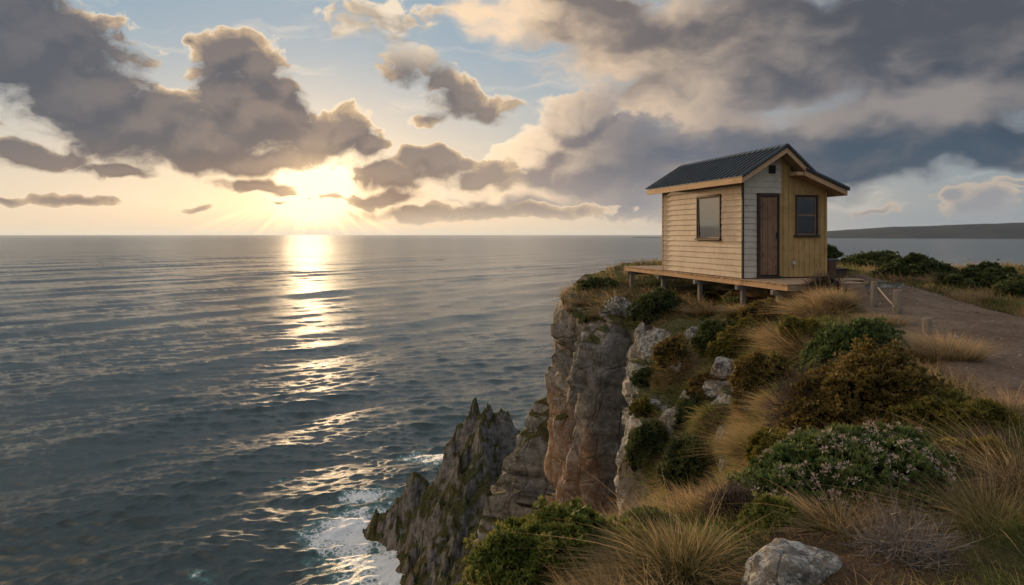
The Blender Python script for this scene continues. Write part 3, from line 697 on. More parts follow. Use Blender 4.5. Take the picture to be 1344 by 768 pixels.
# low far headland across the bay
def far_hills():
    a = np.linspace(math.radians(10), math.radians(75), 400); rows = []
    for k, (dist, hh) in enumerate(((6900, 0), (7000, .3), (7300, .8), (7700, 1.0), (8600, .9), (9500, .0))):
        px = CX + F * np.tan(np.minimum(a, 1.2)); 
        h = 34 + 66 * sstep(px, 1000, 1180) + 66 * sstep(px, 1100, 1500) + 40 * sstep(px, 1400, 2600); h = h * sstep(px, 940, 1060)
        n = fbm(np.stack([a * 22, a * 0, a * 0 + k * .2], 1), 1, 5, .5, 2) * 14
        rows.append(np.stack([np.sin(a) * dist, np.cos(a) * dist, (h + n * sstep(px, 960, 1100)) * hh - 3 * (hh == 0)], 1))
    m, t = material('far_heath_haze_tinted', None, .95, .05)
    n = t.noise(geo(t).outputs['Position'], .004, 4, .6)
    t.put(t.b.inputs['Base Color'], t.mix(t.ss(n, .35, .65), (.022, .030, .042), (.038, .045, .055)))  # blue of the distant haze put into the base colour
    tag(mesh_obj('hills', np.concatenate(rows), grid_faces(len(rows), len(a))[:, ::-1], m, smooth=True), kind='structure')
far_hills()

# ------------------------------------------------------------------ cabin and deck (local frame: x along the front, y along the long wall)
class MB:
    def __init__(s): s.v = []; s.f = []
    def poly(s, pts, faces):
        k = len(s.v); s.v += [tuple(p) for p in pts]; s.f += [tuple(i + k for i in f) for f in faces]; return s
    def box(s, x0, x1, y0, y1, z0, z1):
        p = [(x0, y0, z0), (x1, y0, z0), (x1, y1, z0), (x0, y1, z0), (x0, y0, z1), (x1, y0, z1), (x1, y1, z1), (x0, y1, z1)]
        return s.poly(p, [(0, 3, 2, 1), (4, 5, 6, 7), (0, 1, 5, 4), (1, 2, 6, 5), (2, 3, 7, 6), (3, 0, 4, 7)])
    def prism(s, prof, axis, a, b):
        """extrude a closed profile; axis 'y': prof is (x, z); axis 'x': prof is (y, z)"""
        n = len(prof); A = [(p[0], a, p[1]) if axis == 'y' else (a, p[0], p[1]) for p in prof]; B = [(p[0], b, p[1]) if axis == 'y' else (b, p[0], p[1]) for p in prof]
        return s.poly(A + B, [tuple(range(n)), tuple(range(2 * n - 1, n - 1, -1))] + [(i, i + n, (i + 1) % n + n, (i + 1) % n) for i in range(n)])
    def cyl(s, c, r0, r1, h, n=16, axis='z', rs=None, jit=0):
        P0 = []; P1 = []
        for i in range(n):
            a = 2 * math.pi * i / n; w = 1 + (rs.uniform(-jit, jit) if rs else 0); u, v = math.cos(a) * w, math.sin(a) * w
            if axis == 'z': P0.append((c[0] + r0 * u, c[1] + r0 * v, c[2])); P1.append((c[0] + r1 * u, c[1] + r1 * v, c[2] + h))
            elif axis == 'y': P0.append((c[0] + r0 * u, c[1], c[2] + r0 * v)); P1.append((c[0] + r1 * u, c[1] + h, c[2] + r1 * v))
        return s.poly(P0 + P1, [tuple(range(n))[::-1], tuple(range(n, 2 * n))] + [(i, (i + 1) % n, (i + 1) % n + n, i + n) for i in range(n)])
    def build(s, name, mat, parent=None, bevel=0.0, smooth=False):
        o = mesh_obj(name, np.array(s.v), s.f, mat, parent)
        bm = bmesh.new(); bm.from_mesh(o.data); bmesh.ops.recalc_face_normals(bm, faces=bm.faces)
        if bevel:
            bmesh.ops.bevel(bm, geom=[e for e in bm.edges if len(e.link_faces) == 2 and e.calc_face_angle(0) > .6], offset=bevel, segments=1, affect='EDGES', clamp_overlap=True)
        if smooth:
            for f in bm.faces: f.smooth = True
        bm.to_mesh(o.data); bm.free(); return o

def wood(name, a, b, axis='y', rough=.75, grain=1.0, weather=None, bstr=.35):
    m, t = material(name, None, rough, .25)
    oc = objcoord(t); sc = {'y': (9, .7, 9), 'z': (9, 9, .7), 'x': (.7, 9, 9)}[axis]
    gn = t.noise(t.vm('MULTIPLY', oc, sc), 3.2 * grain, 5, .65, .6); big = t.noise(oc, 1.6, 4, .6)
    c = t.mix(t.ss(gn, .3, .7), a, b)
    c = t.mix(t.ss(big, .4, .7, 0, .45), c, tuple(v * .72 for v in a))
    if weather: c = t.mix(t.ss(t.noise(oc, 5, 5, .7), .5, .68, 0, .7), c, weather)
    t.put(t.b.inputs['Base Color'], c); t.put(t.b.inputs['Normal'], bump(t, gn, bstr, .006))
    return m
M_SIDE = wood('cream_siding_sun_tinted', (.48, .395, .30), (.56, .47, .37), 'y', .6, .8, (.40, .29, .19), .08)  # same paint as the front; warm evening light put into its colour
M_SIDEX = wood('cream_painted_front_siding', (.50, .45, .37), (.57, .52, .43), 'x', .6, .8, (.40, .34, .27), .2)
M_YEL = wood('ochre_board', (.41, .27, .11), (.50, .345, .145), 'z', .65, .8, (.30, .19, .08), .25)
M_DOOR = wood('brown_door_wood', (.20, .115, .068), (.29, .18, .11), 'z', .6, 1.0, (.11, .055, .03))
M_TRIM = wood('dark_brown_trim', (.035, .026, .020), (.055, .040, .030), 'z', .55, 1.0)
M_CORNER = wood('dark_corner_trim', (.020, .021, .024), (.032, .032, .034), 'z', .5, 1.0)
M_FASC = wood('fresh_timber_fascia', (.46, .29, .16), (.58, .39, .23), 'y', .65, 1.0, (.36, .22, .12))
M_DECK = wood('deck_timber', (.33, .22, .14), (.45, .32, .21), 'x', .75, 1.0, (.24, .17, .12))
M_RIMB = wood('deck_rim_timber', (.42, .27, .15), (.54, .36, .21), 'y', .75, 1.0, (.30, .19, .11))
M_POST = wood('weathered_grey_post', (.20, .18, .15), (.30, .27, .23), 'z', .85, 1.0, (.13, .12, .10), .6)
M_SASH = wood('window_sash_timber', (.20, .13, .085), (.27, .18, .12), 'z', .5, 1.0)
M_SOFF = wood('soffit_timber', (.36, .25, .16), (.44, .31, .20), 'y', .7, 1.0)
def metal_roof():
    m, t = material('dark_standing_seam_metal', None, .42, .5); oc = objcoord(t)
    n = t.noise(oc, 3, 5, .6); n2 = t.noise(t.vm('MULTIPLY', oc, (1, 5, 1)), 6, 4, .6)
    t.put(t.b.inputs['Base Color'], t.mix(n, (.055, .062, .070), (.090, .100, .110)))
    t.put(t.b.inputs['Roughness'], t.ss(n2, .3, .7, .32, .52)); t.b.inputs['Metallic'].default_value = .35
    t.put(t.b.inputs['Normal'], bump(t, n, .2, .01)); return m
M_ROOF = metal_roof()
def glass_mat(name, base):
    m, t = material(name, base, .03, 1.0); t.b.inputs['IOR'].default_value = 1.9
    n = t.noise(objcoord(t), 1.8, 2, .5); t.put(t.b.inputs['Normal'], bump(t, n, .012, .02)); return m
M_GLASS = glass_mat('window_glass', (.012, .014, .014))
M_CURT = leafless = wood('linen_curtain', (.20, .21, .16), (.30, .30, .24), 'z', .9, 1.0)
def clear_glass():
    m = bpy.data.materials.new('clear_window_glass'); m.use_nodes = True; m.node_tree.nodes.clear(); t = NT(m.node_tree)
    tr = t.new('ShaderNodeBsdfTransparent'); tr.inputs[0].default_value = (.75, .8, .78, 1); gl = t.new('ShaderNodeBsdfGlossy'); gl.inputs['Roughness'].default_value = .03
    fr = t.new('ShaderNodeFresnel'); fr.inputs[0].default_value = 1.7; mx = t.new('ShaderNodeMixShader'); o = t.new('ShaderNodeOutputMaterial')
    t.l.new(fr.outputs[0], mx.inputs[0]); t.l.new(tr.outputs[0], mx.inputs[1]); t.l.new(gl.outputs[0], mx.inputs[2]); t.l.new(mx.outputs[0], o.inputs[0]); return m
M_CLEAR = clear_glass()
M_BLACK, _t = material('black_metal', (.015, .015, .016), .4, .5)
M_GREYM, _t = material('grey_metal_box', (.42, .42, .41), .5, .5)

TH = math.radians(14); ORG = Vector((5.58, 16.5, CH - 1.07))
def to_world(x, y, z=0): return Vector((ORG.x + x * math.cos(TH) - y * math.sin(TH), ORG.y + x * math.sin(TH) + y * math.cos(TH), ORG.z + z))
CL, CW = 4.2, 2.32
zl = lambda x: 2.50 + .62 * x                      # underside of the left slope
RX = .92                                           # ridge
def top_at(x):
    if x <= RX: return zl(x)
    if x <= 1.45: return zl(RX) - (x - RX) * .84
    return 2.525 - (x - 1.40) * .385
def rows_side(mb, L, z0, z1, h, openings):
    z = z0
    while z < z1 - .02:
        zt = min(z + h, z1); segs = [(0.0, L)]
        for (a, b, c, d) in openings:
            if z < d - .01 and zt > c + .01:
                segs = [s for (p, q) in segs for s in ((p, min(q, a)), (max(p, b), q)) if s[1] - s[0] > .01]
        for p, q in segs: mb.prism([(.03, z - .012), (-.024, z - .012), (-.006, zt), (.03, zt)], 'y', p, q)
        z = zt
cabin = empty('cabin', ORG, TH)
tag(cabin, 'small cream and ochre timber cabin with a dark metal roof on the cliff top', 'cabin')
W1 = (1.0, 2.10, .97, 2.06)                        # side window opening (y0, y1, z0, z1)
mb = MB(); rows_side(mb, CL, .03, 2.50, .147, [W1]); wall = mb.build('wall', M_SIDE, cabin)
# front: cream lap boards left of the door and over it, ochre boards to the right
mb = MB(); z = .03; h = .147
while z < 3.1:
    zt = z + h
    def xr(zz, right):                             # reach of the gable at this height
        a = 0.02 if zz < 2.5 else (zz - 2.5) / .62
        b = 1.05 if zz < 2.58 else min(1.05, RX + (zl(RX) - zz) / .84)
        return a, b
    a, b = xr(zt - .02, 0); segs = [(a, b)]
    if z < 2.06: segs = [(a, .37)]
    if zt > 2.06 > z: segs = [(a, .37)]
    for p, q in segs:
        if q - p > .03:
            n = len(mb.v)
            mb.prism([(.03, z - .012), (-.024, z - .012), (-.006, min(zt, 3.06)), (.03, min(zt, 3.06))], 'x', p, q)
    z = zt
mb.build('wall', M_SIDEX, cabin)
mb = MB()                                          # ochre board wall with a window opening
WF = (1.48, 2.03, 1.06, 2.0)
def board(x0, x1, y0, y1, zlo, zhi): mb.prism([(x0, zlo), (x1, zlo), (x1, min(zhi, top_at(x1) - .0)), (x0, min(zhi, top_at(x0)))], 'y', y0, y1)
xs_ = [.99, 1.05]
board(.99, 1.06, -.012, .03, .03, 2.09)
board(1.055, WF[0], -.012, .03, .03, 9); board(WF[1], CW, -.012, .03, .03, 9)
board(WF[0], WF[1], -.012, .03, .03, WF[2]); board(WF[0], WF[1], -.012, .03, WF[3], 9)
for i in range(9):
    x = 1.10 + i * .150
    if x + .028 > CW: break
    if WF[0] - .07 < x < WF[1] + .05:
        board(x, x + .028, -.034, -.013, .03, WF[2] - .10); board(x, x + .028, -.034, -.013, WF[3] + .07, 9)
    else: board(x, x + .028, -.034, -.013, .03, 9)
mb.build('wall', M_YEL, cabin)
# right and back walls and the hidden core that closes the shell
mb = MB(); mb.prism([(.035, .0), (CW - .03, .0), (CW - .03, 2.14), (1.46, 2.5), (RX, 3.04), (.035, 2.5)], 'y', .035, CL - .035)
core = mb.build('inner_wall', M_TRIM, cabin)
mb = MB()
x = CW
for i in range(int(CL / .15)): mb.box(CW + .001, CW + .022, .02 + i * .15, .048 + i * .15, .03, 2.12)
mb.box(CW - .029, CW, .036, CL, .03, 2.14); mb.build('wall', M_YEL, cabin)
mb = MB(); mb.prism([(.04, .03), (CW - .03, .03), (CW - .03, 2.13), (1.46, 2.52), (RX, 3.04), (.04, 2.5)], 'y', CL - .034, CL + .02); mb.build('wall', M_SIDEX, cabin)
# corner posts
mb = MB(); mb.box(-.035, .012, -.036, .014, -.02, 2.52); mb.build('corner_post', M_CORNER, cabin, .004)
mb = MB(); mb.box(-.034, .02, CL - .02, CL + .035, -.02, 2.50); mb.build('corner_post', M_RIMB, cabin, .004)
mb = MB(); mb.box(CW - .028, CW + .024, -.040, -.0125, .03, 2.12); mb.build('corner_post', M_YEL, cabin, .003)
# door
mb = MB(); mb.box(.375, .455, -.05, .03, .06, 2.07); mb.box(.945, .985, -.05, .03, .06, 2.07); mb.box(.372, .988, -.053, .03, 2.0, 2.08)
door_frame = mb.build('door_frame', M_TRIM, cabin, .004)
mb = MB()
for i in range(7): mb.box(.457 + i * .0697, .457 + i * .0697 + .064, -.016 - .004 * (i % 2), .028, .085, 1.995)
mb.box(.456, .944, -.008, .027, .08, 1.998)
door = mb.build('door', M_DOOR, cabin, .003)
mb = MB(); mb.box(.90, .935, -.030, -.016, .98, 1.12); mb.cyl((.918, -.075, 1.08), .018, .018, .05, 12, 'y'); mb.cyl((.918, -.062, .995), .026, .022, .04, 14, 'y'); mb.box(.85, .922, -.078, -.066, .985, 1.005)
mb.build('handle', M_BLACK, door, .002)
mb = MB(); mb.box(.36, 1.0, -.10, .02, .004, .058); mb.build('threshold', M_TRIM, cabin, .006)
# vent, socket box
mb = MB(); mb.box(.70, .87, -.060, -.02, 2.56, 2.76)
vent = mb.build('vent', M_BLACK, cabin, .004); mb = MB()
for i in range(4): mb.poly([(.715, -.088, 2.585 + i * .043), (.855, -.088, 2.585 + i * .043), (.855, -.061, 2.612 + i * .043), (.715, -.061, 2.612 + i * .043), (.715, -.088, 2.580 + i * .043), (.855, -.088, 2.580 + i * .043), (.855, -.061, 2.607 + i * .043), (.715, -.061, 2.607 + i * .043)],
                           [(0, 1, 2, 3), (7, 6, 5, 4), (0, 4, 5, 1), (1, 5, 6, 2), (2, 6, 7, 3), (3, 7, 4, 0)])
mb.build('louvre', M_CORNER, vent)
mb = MB(); mb.box(1.355, 1.425, -.075, -.013, .33, .42); mb.cyl((1.39, -.10, .36), .018, .02, .026, 12, 'y'); mb.build('outlet_box', M_GREYM, cabin, .006)
def window(x0, x1, z0, z1, side, sash_mat, mullion):
    """frame, sill, sash and glass; side: on the long wall (local x = 0) instead of the front"""
    def bx(mb, a0, a1, d0, d1, c0, c1):
        return mb.box(d0, d1, a0, a1, c0, c1) if side else mb.box(a0, a1, d0, d1, c0, c1)
    w = .052
    mb = MB(); bx(mb, x0 - w, x0, -.052, .03, z0, z1); bx(mb, x1, x1 + w, -.052, .03, z0, z1); bx(mb, x0 - w - .006, x1 + w + .006, -.058, .03, z1, z1 + w)
    fr = mb.build('window', M_TRIM, cabin, .004)
    mb = MB(); bx(mb, x0 - w - .03, x1 + w + .03, -.085, .03, z0 - .05, z0 - .001); mb.build('sill', M_TRIM, fr, .005)
    mb = MB(); s = .034
    bx(mb, x0 + .002, x0 + s, -.028, .012, z0, z1); bx(mb, x1 - s, x1 - .002, -.028, .012, z0, z1); bx(mb, x0 + s, x1 - s, -.027, .012, z1 - s, z1); bx(mb, x0 + s, x1 - s, -.027, .012, z0, z0 + s)
    if mullion: zm = z0 + (z1 - z0) * .52; bx(mb, x0 + s, x1 - s, -.026, .010, zm - .018, zm + .018)
    mb.build('sash', sash_mat, fr, .003)
    mb = MB(); bx(mb, x0 + s - .004, x1 - s + .004, -.012, -.006, z0 + s - .004, z1 - s + .004)
    if side:                                       # pane tilted on purpose so its reflection takes in the sea
        mb.v = [(v[0] - (v[2] - z0) / (z1 - z0) * .014 + .008, v[1], v[2]) for v in mb.v]
    mb.build('glass', M_GLASS if side else M_CLEAR, fr)
    if not side:
        for (a0, a1) in ((x0 + .01, x0 + .19), (x1 - .15, x1 - .01)):
            n = 22; V = []; k2 = 60
            for i in range(n + 1):
                u = a0 + (a1 - a0) * i / n
                for zz in (z0 + .05, z1 - .03): V.append((u, .012 + .007 * math.sin(i * 1.7), zz))
            mesh_obj('curtain', np.array(V), [(2 * i, 2 * i + 2, 2 * i + 3, 2 * i + 1) for i in range(n)], M_CURT, fr, smooth=True)
window(W1[0], W1[1], W1[2], W1[3], True, M_SASH, False)
window(WF[0], WF[1], WF[2], WF[3], False, M_SASH, True)
# roof
Y0, Y1, T = -.42, 4.74, .045
roofp = empty('roof', (0, 0, 0)); roofp.parent = cabin
def slope(name, xa, za, xb, zb, mat, y0=Y0, y1=Y1, t=T, parent=None):
    mb = MB(); mb.prism([(xa, za), (xb, zb), (xb, zb + t), (xa, za + t)], 'y', y0, y1); return mb.build(name, mat, parent or roofp)
EX = -.27; ze = zl(EX)
U = .11                                            # depth of rafters between soffit and metal
slope('soffit', EX + .02, zl(EX + .02) + .002, RX, zl(RX) + .002, M_SOFF, Y0 + .03, Y1 - .03, .05)
slope('soffit', RX, zl(RX) + .002, 1.60, zl(RX) - .68 * .84 + .002, M_SOFF, Y0 + .03, Y1 - .03, .05)
slope('soffit', 1.40, 2.525, 2.58, 2.525 - 1.18 * .385, M_SOFF, Y0 + .03, Y1 - .03, .05)
def panel(xa, za, xb, zb):
    mb = MB(); mb.prism([(xa, za), (xb, zb), (xb, zb + .02), (xa, za + .02)], 'y', Y0 - .03, Y1 + .03)
    n = 22; nx, nz = -(zb - za), (xb - xa); l = math.hypot(nx, nz); nx, nz = nx / l, nz / l
    if nz < 0: nx, nz = -nx, -nz
    for i in range(n + 1):
        y = Y0 - .02 + (Y1 - Y0 + .04) * i / n
        mb.prism([(xa + nx * .015, za + nz * .015 + .01), (xb + nx * .015, zb + nz * .015 + .01), (xb + nx * .05, zb + nz * .05 + .01), (xa + nx * .05, za + nz * .05 + .01)], 'y', y - .009, y + .009)
    return mb.build('metal_roofing', M_ROOF, roofp)
zr = zl(RX) + U + .01
panel(EX - .03, zl(EX - .03) + U + .01, RX, zr)
panel(RX, zr, 1.66, zr - .74 * .84)
panel(1.44, 2.53 + U, 2.66, 2.53 + U - 1.22 * .385)
mb = MB(); mb.prism([(RX - .10, zr - .03), (RX, zr + .035), (RX + .10, zr - .045), (RX + .10, zr - .025), (RX, zr + .062), (RX - .10, zr - .008)], 'y', Y0 - .035, Y1 + .035); mb.build('ridge_cap', M_ROOF, roofp)
# fascia boards: eave and rakes
mb = MB(); mb.box(EX - .022, EX, Y0, Y1, ze - .045, ze + U + .0); mb.build('fascia', M_FASC, roofp, .003)
def rake(xa, za, xb, zb, hgt, y0, y1, mat=M_FASC, name='fascia'):
    mb = MB(); mb.prism([(xa, za), (xb, zb), (xb, zb + hgt), (xa, za + hgt)], 'y', y0, y1); return mb.build(name, mat, roofp, .003)
for (ya, yb) in ((Y0 - .0, Y0 + .026), (Y1 - .026, Y1)):
    rake(EX, zl(EX) - .045, RX, zl(RX) - .045, .155, ya, yb)
    rake(RX + .002, zl(RX) - .047, 1.62, zl(RX) - .70 * .84 - .047, .155, ya - .001, yb - .001)
    rake(1.42, 2.525 - .035, 2.60, 2.525 - .035 - 1.18 * .385, .142, ya + .002, yb + .002)
mb = MB(); mb.box(2.60, 2.622, Y0, Y1, 2.49 - 1.18 * .385 - .01, 2.49 - 1.18 * .385 + .13); mb.build('fascia', M_FASC, roofp, .003)
mb = MB(); mb.box(1.22, 1.62, Y0 + .03, -.045, 2.50, 2.585); mb.build('beam', M_FASC, roofp, .004)   # short beam that carries the lean-to
for (xa, za, xb, zb) in ((EX - .03, zl(EX - .03) + U - .02, RX, zr - .03), (RX, zr - .03, 1.66, zr - .74 * .84 - .03), (1.44, 2.53 + U - .03, 2.66, 2.53 + U - 1.22 * .385 - .03)):
    rake(xa, za, xb, zb, .048, Y0 - .034, Y0 - .004, M_CORNER, 'rake_flashing')

# deck
deck = empty('deck', to_world(0, 0, 0), TH)
tag(deck, 'timber deck on short grey posts that carries the cabin over the grass slope', 'deck')
DX0, DX1, DF, DB = -.05, 2.78, -1.78, 7.0
rs = random.Random(4); mb = MB(); y = DF
while y < DB - .02:
    w = .138; e = rs.uniform(-.012, .012)
    if True:
        mb.box(DX0 - .02 + e, (DX1 if y > -.95 else 1.95) + rs.uniform(-.02, .02), y, min(y + w - .008, DB), -.032 + rs.uniform(-.002, .002), rs.uniform(-.003, .001))
    y += w
mb.build('deck_boards', M_DECK, deck, .003)
mb = MB(); mb.box(DX0 - .002, DX0 + .04, DF + .01, -.06, -.155, -.035); mb.build('rim_beam', M_RIMB, deck, .004)
mb = MB(); mb.box(DX0 - .004, DX0 + .04, -.055, DB, -.155, -.034); mb.build('rim_beam', M_RIMB, deck, .004)
mb = MB(); mb.box(DX0 + .045, 1.93, DF + .01, DF + .05, -.155, -.035); mb.build('rim_beam', M_DECK, deck, .004)
mb = MB(); mb.box(DX1 - .04, DX1, -.93, DB, -.155, -.036); mb.build('rim_beam', M_DECK, deck, .004)
for yy in (6.62, 4.30, 2.10, .06, -1.35):
    mb = MB(); mb.box(DX0 - .10, (DX1 if yy > -.9 else 1.95) - .1, yy - .05, yy + .05, -.27, -.158); mb.build('cross_beam', M_POST, deck, .006)
    for xx in (.04, 2.45 if yy > -.9 else 1.7):
        w = to_world(xx, yy); gg = float(ground(np.array([w.x]), np.array([w.y]))[0]) - ORG.z
        if gg < -.30:
            mb = MB(); mb.box(xx - .055, xx + .055, yy - .048, yy + .048, gg - .45, -.272); mb.build('post', M_POST, deck, .008)

# ------------------------------------------------------------------ where a photograph pixel meets the ground
def land_bvh():
    vs = []; fs = []
    for o in scene.objects:
        if o.type == 'MESH' and o.name.split('.')[0] in ('headland', 'path', 'cliff'):
            k = len(vs); me = o.data
            co = np.empty(len(me.vertices) * 3, np.float32); me.vertices.foreach_get('co', co)
            vi = np.empty(len(me.loops), np.int32); me.loops.foreach_get('vertex_index', vi)
            vs += co.reshape(-1, 3).tolist(); fs += (vi.reshape(-1, 4) + k).tolist()
    return BVHTree.FromPolygons(vs, fs)
BVH = land_bvh(); EYE = Vector((0, 0, CH))
def hit(px, py):
    d = Vector(((px - CX) / F, 1.0, -(py - HY) / F)).normalized()
    loc, nrm, _, dist = BVH.ray_cast(EYE, d)
    return loc, nrm
def down(x, y):
    loc, nrm, _, _ = BVH.ray_cast(Vector((x, y, CH + 3)), Vector((0, 0, -1)))
    return loc, nrm

# ------------------------------------------------------------------ plant materials
def leaf_mat(name, a, b, tip=None, rough=.65, trans=.3, spec=.25):
    """a..b: spread between leaves (attribute 'var'); tip: colour towards the ends (attribute 'along')"""
    m, t = material(name, None, rough, spec)
    v = getattr_node(t, 'var'); al = getattr_node(t, 'along')
    c = t.mix(v, a, b)
    if tip: c = t.mix(t.ss(t.m('ADD', al, t.m('MULTIPLY_ADD', v, .5, -.25)), .25, .85), c, tip)  # tips lightened beyond their own tone, as if catching the light
    t.put(t.b.inputs['Base Color'], c)
    tr = t.new('ShaderNodeBsdfTranslucent'); t.put(tr.inputs[0], c)
    mx = t.new('ShaderNodeMixShader'); mx.inputs[0].default_value = trans
    t.l.new(t.b.outputs[0], mx.inputs[1]); t.l.new(tr.outputs[0], mx.inputs[2]); t.l.new(mx.outputs[0], t.o.inputs[0])
    return m
L_BRIGHT = leaf_mat('bright_green_leaves', (.050, .085, .014), (.150, .175, .030), (.28, .26, .060))
L_GREEN = leaf_mat('mid_green_leaves', (.030, .066, .016), (.085, .130, .032), (.150, .180, .058))
L_DARK = leaf_mat('dark_green_leaves', (.026, .048, .013), (.070, .092, .026), (.130, .140, .048))
L_OLIVE = leaf_mat('olive_brown_heath', (.060, .042, .012), (.130, .098, .022), (.235, .165, .042))
L_YGRN = leaf_mat('yellow_green_heath', (.070, .072, .012), (.150, .135, .022), (.235, .190, .038))
L_TWIG = leaf_mat('purple_brown_twigs', (.060, .042, .034), (.130, .095, .075), None, .85, .05)
L_GREYTW = leaf_mat('grey_dead_twigs', (.11, .095, .085), (.24, .21, .19), None, .85, .0)
L_BARK = leaf_mat('shrub_bark', (.030, .022, .016), (.060, .045, .034), None, .9, .0)
L_FLOWER = leaf_mat('dried_flower_heads', (.30, .23, .20), (.55, .47, .42), None, .9, .2)
G_STRAW = leaf_mat('straw_grass', (.085, .070, .022), (.22, .150, .070), (.54, .39, .22), .7, .45)
G_GREEN = leaf_mat('green_grass', (.040, .066, .012), (.095, .125, .024), (.30, .28, .09), .6, .45)
G_MIX = leaf_mat('mixed_grass', (.045, .058, .014), (.13, .105, .035), (.42, .31, .15), .65, .45)
G_RUST = leaf_mat('rusty_grass', (.070, .062, .020), (.18, .125, .050), (.48, .34, .18), .7, .45)
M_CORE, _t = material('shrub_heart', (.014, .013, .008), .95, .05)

def strips(pos, dirs, side, length, width, bend, nseg, var, taper=True):
    """ribbons: pos/dirs/side (n,3); bend (n,3) is added along t^2; returns verts, faces, var, along"""
    n = len(pos); t = np.linspace(0, 1, nseg + 1)
    c = pos[:, None] + dirs[:, None] * (length[:, None] * t)[..., None] + bend[:, None] * (t ** 2)[None, :, None]
    w = width[:, None] * (1 - .92 * t ** 1.5 if taper else np.sin(np.pi * (.12 + .80 * t)))[None]
    A = c - side[:, None] * w[..., None] * .5; B = c + side[:, None] * w[..., None] * .5
    V = np.stack([A, B], 2).reshape(-1, 3)
    base = np.arange(n)[:, None] * (2 * (nseg + 1)) + np.arange(nseg)[None] * 2
    Fc = np.stack([base, base + 1, base + 3, base + 2], -1).reshape(-1, 4)
    return V, Fc, np.repeat(var, 2 * (nseg + 1)), np.tile(np.repeat(t, 2), n)
class Leaves:
    def __init__(s): s.V = []; s.F = []; s.a = []; s.b = []; s.k = 0
    def add(s, V, Fc, va, al): s.V.append(V); s.F.append(Fc + s.k); s.a.append(va); s.b.append(al); s.k += len(V)
    def build(s, name, mat, parent=None):
        o = mesh_obj(name, np.concatenate(s.V), np.concatenate(s.F), mat, parent)
        attr(o, 'var', np.clip(np.concatenate(s.a), 0, 1)); attr(o, 'along', np.concatenate(s.b)); return o
def unit(v): return v / np.maximum(np.linalg.norm(v, axis=1), 1e-9)[:, None]
def perp(d, rs):
    r = rs.normal(size=d.shape); return unit(np.cross(d, r))

def dome(rs, n, rx, ry, rz, lump=.28, seed=0, lo=-.25):
    """points and normals on an uneven dome"""
    d = unit(rs.normal(size=(n * 2, 3))); d = d[d[:, 2] > lo][:n]
    q = d * (1.6 / 1.0) + seed * 3.7
    r = 1 + lump * (fbm(q, 1.0, 3, .6, seed) * 1.5) + lump * .5 * fbm(q, 3.1, 2, .5, seed + 2)
    return d * (rx, ry, rz) * r[:, None], unit(d / np.array([rx, ry, rz])), r
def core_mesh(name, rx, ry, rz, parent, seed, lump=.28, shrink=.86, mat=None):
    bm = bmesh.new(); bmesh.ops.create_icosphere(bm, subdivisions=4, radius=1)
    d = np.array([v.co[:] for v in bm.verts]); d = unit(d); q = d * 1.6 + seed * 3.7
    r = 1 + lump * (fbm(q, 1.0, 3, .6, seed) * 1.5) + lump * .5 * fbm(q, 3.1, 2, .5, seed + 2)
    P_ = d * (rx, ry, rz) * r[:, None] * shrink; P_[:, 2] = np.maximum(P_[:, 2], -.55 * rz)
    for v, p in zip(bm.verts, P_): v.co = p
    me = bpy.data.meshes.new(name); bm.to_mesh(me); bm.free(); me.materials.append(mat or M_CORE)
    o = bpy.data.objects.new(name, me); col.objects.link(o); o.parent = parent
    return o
def branches(rs, rx, ry, rz, n, thick, parent, seed, reach=1.0, mat=None, name='branches', zbase=-.1):
    L = Leaves()
    for i in range(n):
        a = rs.uniform(0, 6.28); el_ = rs.uniform(.15, 1.4)
        tip = np.array([math.cos(a) * math.cos(el_) * rx, math.sin(a) * math.cos(el_) * ry, math.sin(el_) * rz]) * reach * rs.uniform(.75, 1.05)
        p0 = np.array([rs.normal() * .06 * rx, rs.normal() * .06 * ry, zbase * rz]); pts = [p0]; m_ = 6
        for k in range(1, m_ + 1):
            t = k / m_; pts.append(p0 + (tip - p0) * t + rs.normal(size=3) * .05 * (rx + rz) * .5 + np.array([0, 0, .12 * rz * math.sin(math.pi * t)]))
        pts = np.array(pts)
        for k in range(m_):
            d = pts[k + 1] - pts[k]; l = np.linalg.norm(d); w = thick * (1 - k / (m_ + .5))
            for s_ in (0, 1):
                sd = unit(np.cross(d[None], rs.normal(size=(1, 3))))
                V, Fc, va, al = strips(pts[k][None], (d / l)[None], sd, np.array([l * 1.05]), np.array([w]), np.zeros((1, 3)), 1, np.array([rs.uniform()]), False)
                L.add(V, Fc, va, al)
    return L.build(name, mat or L_BARK, parent)

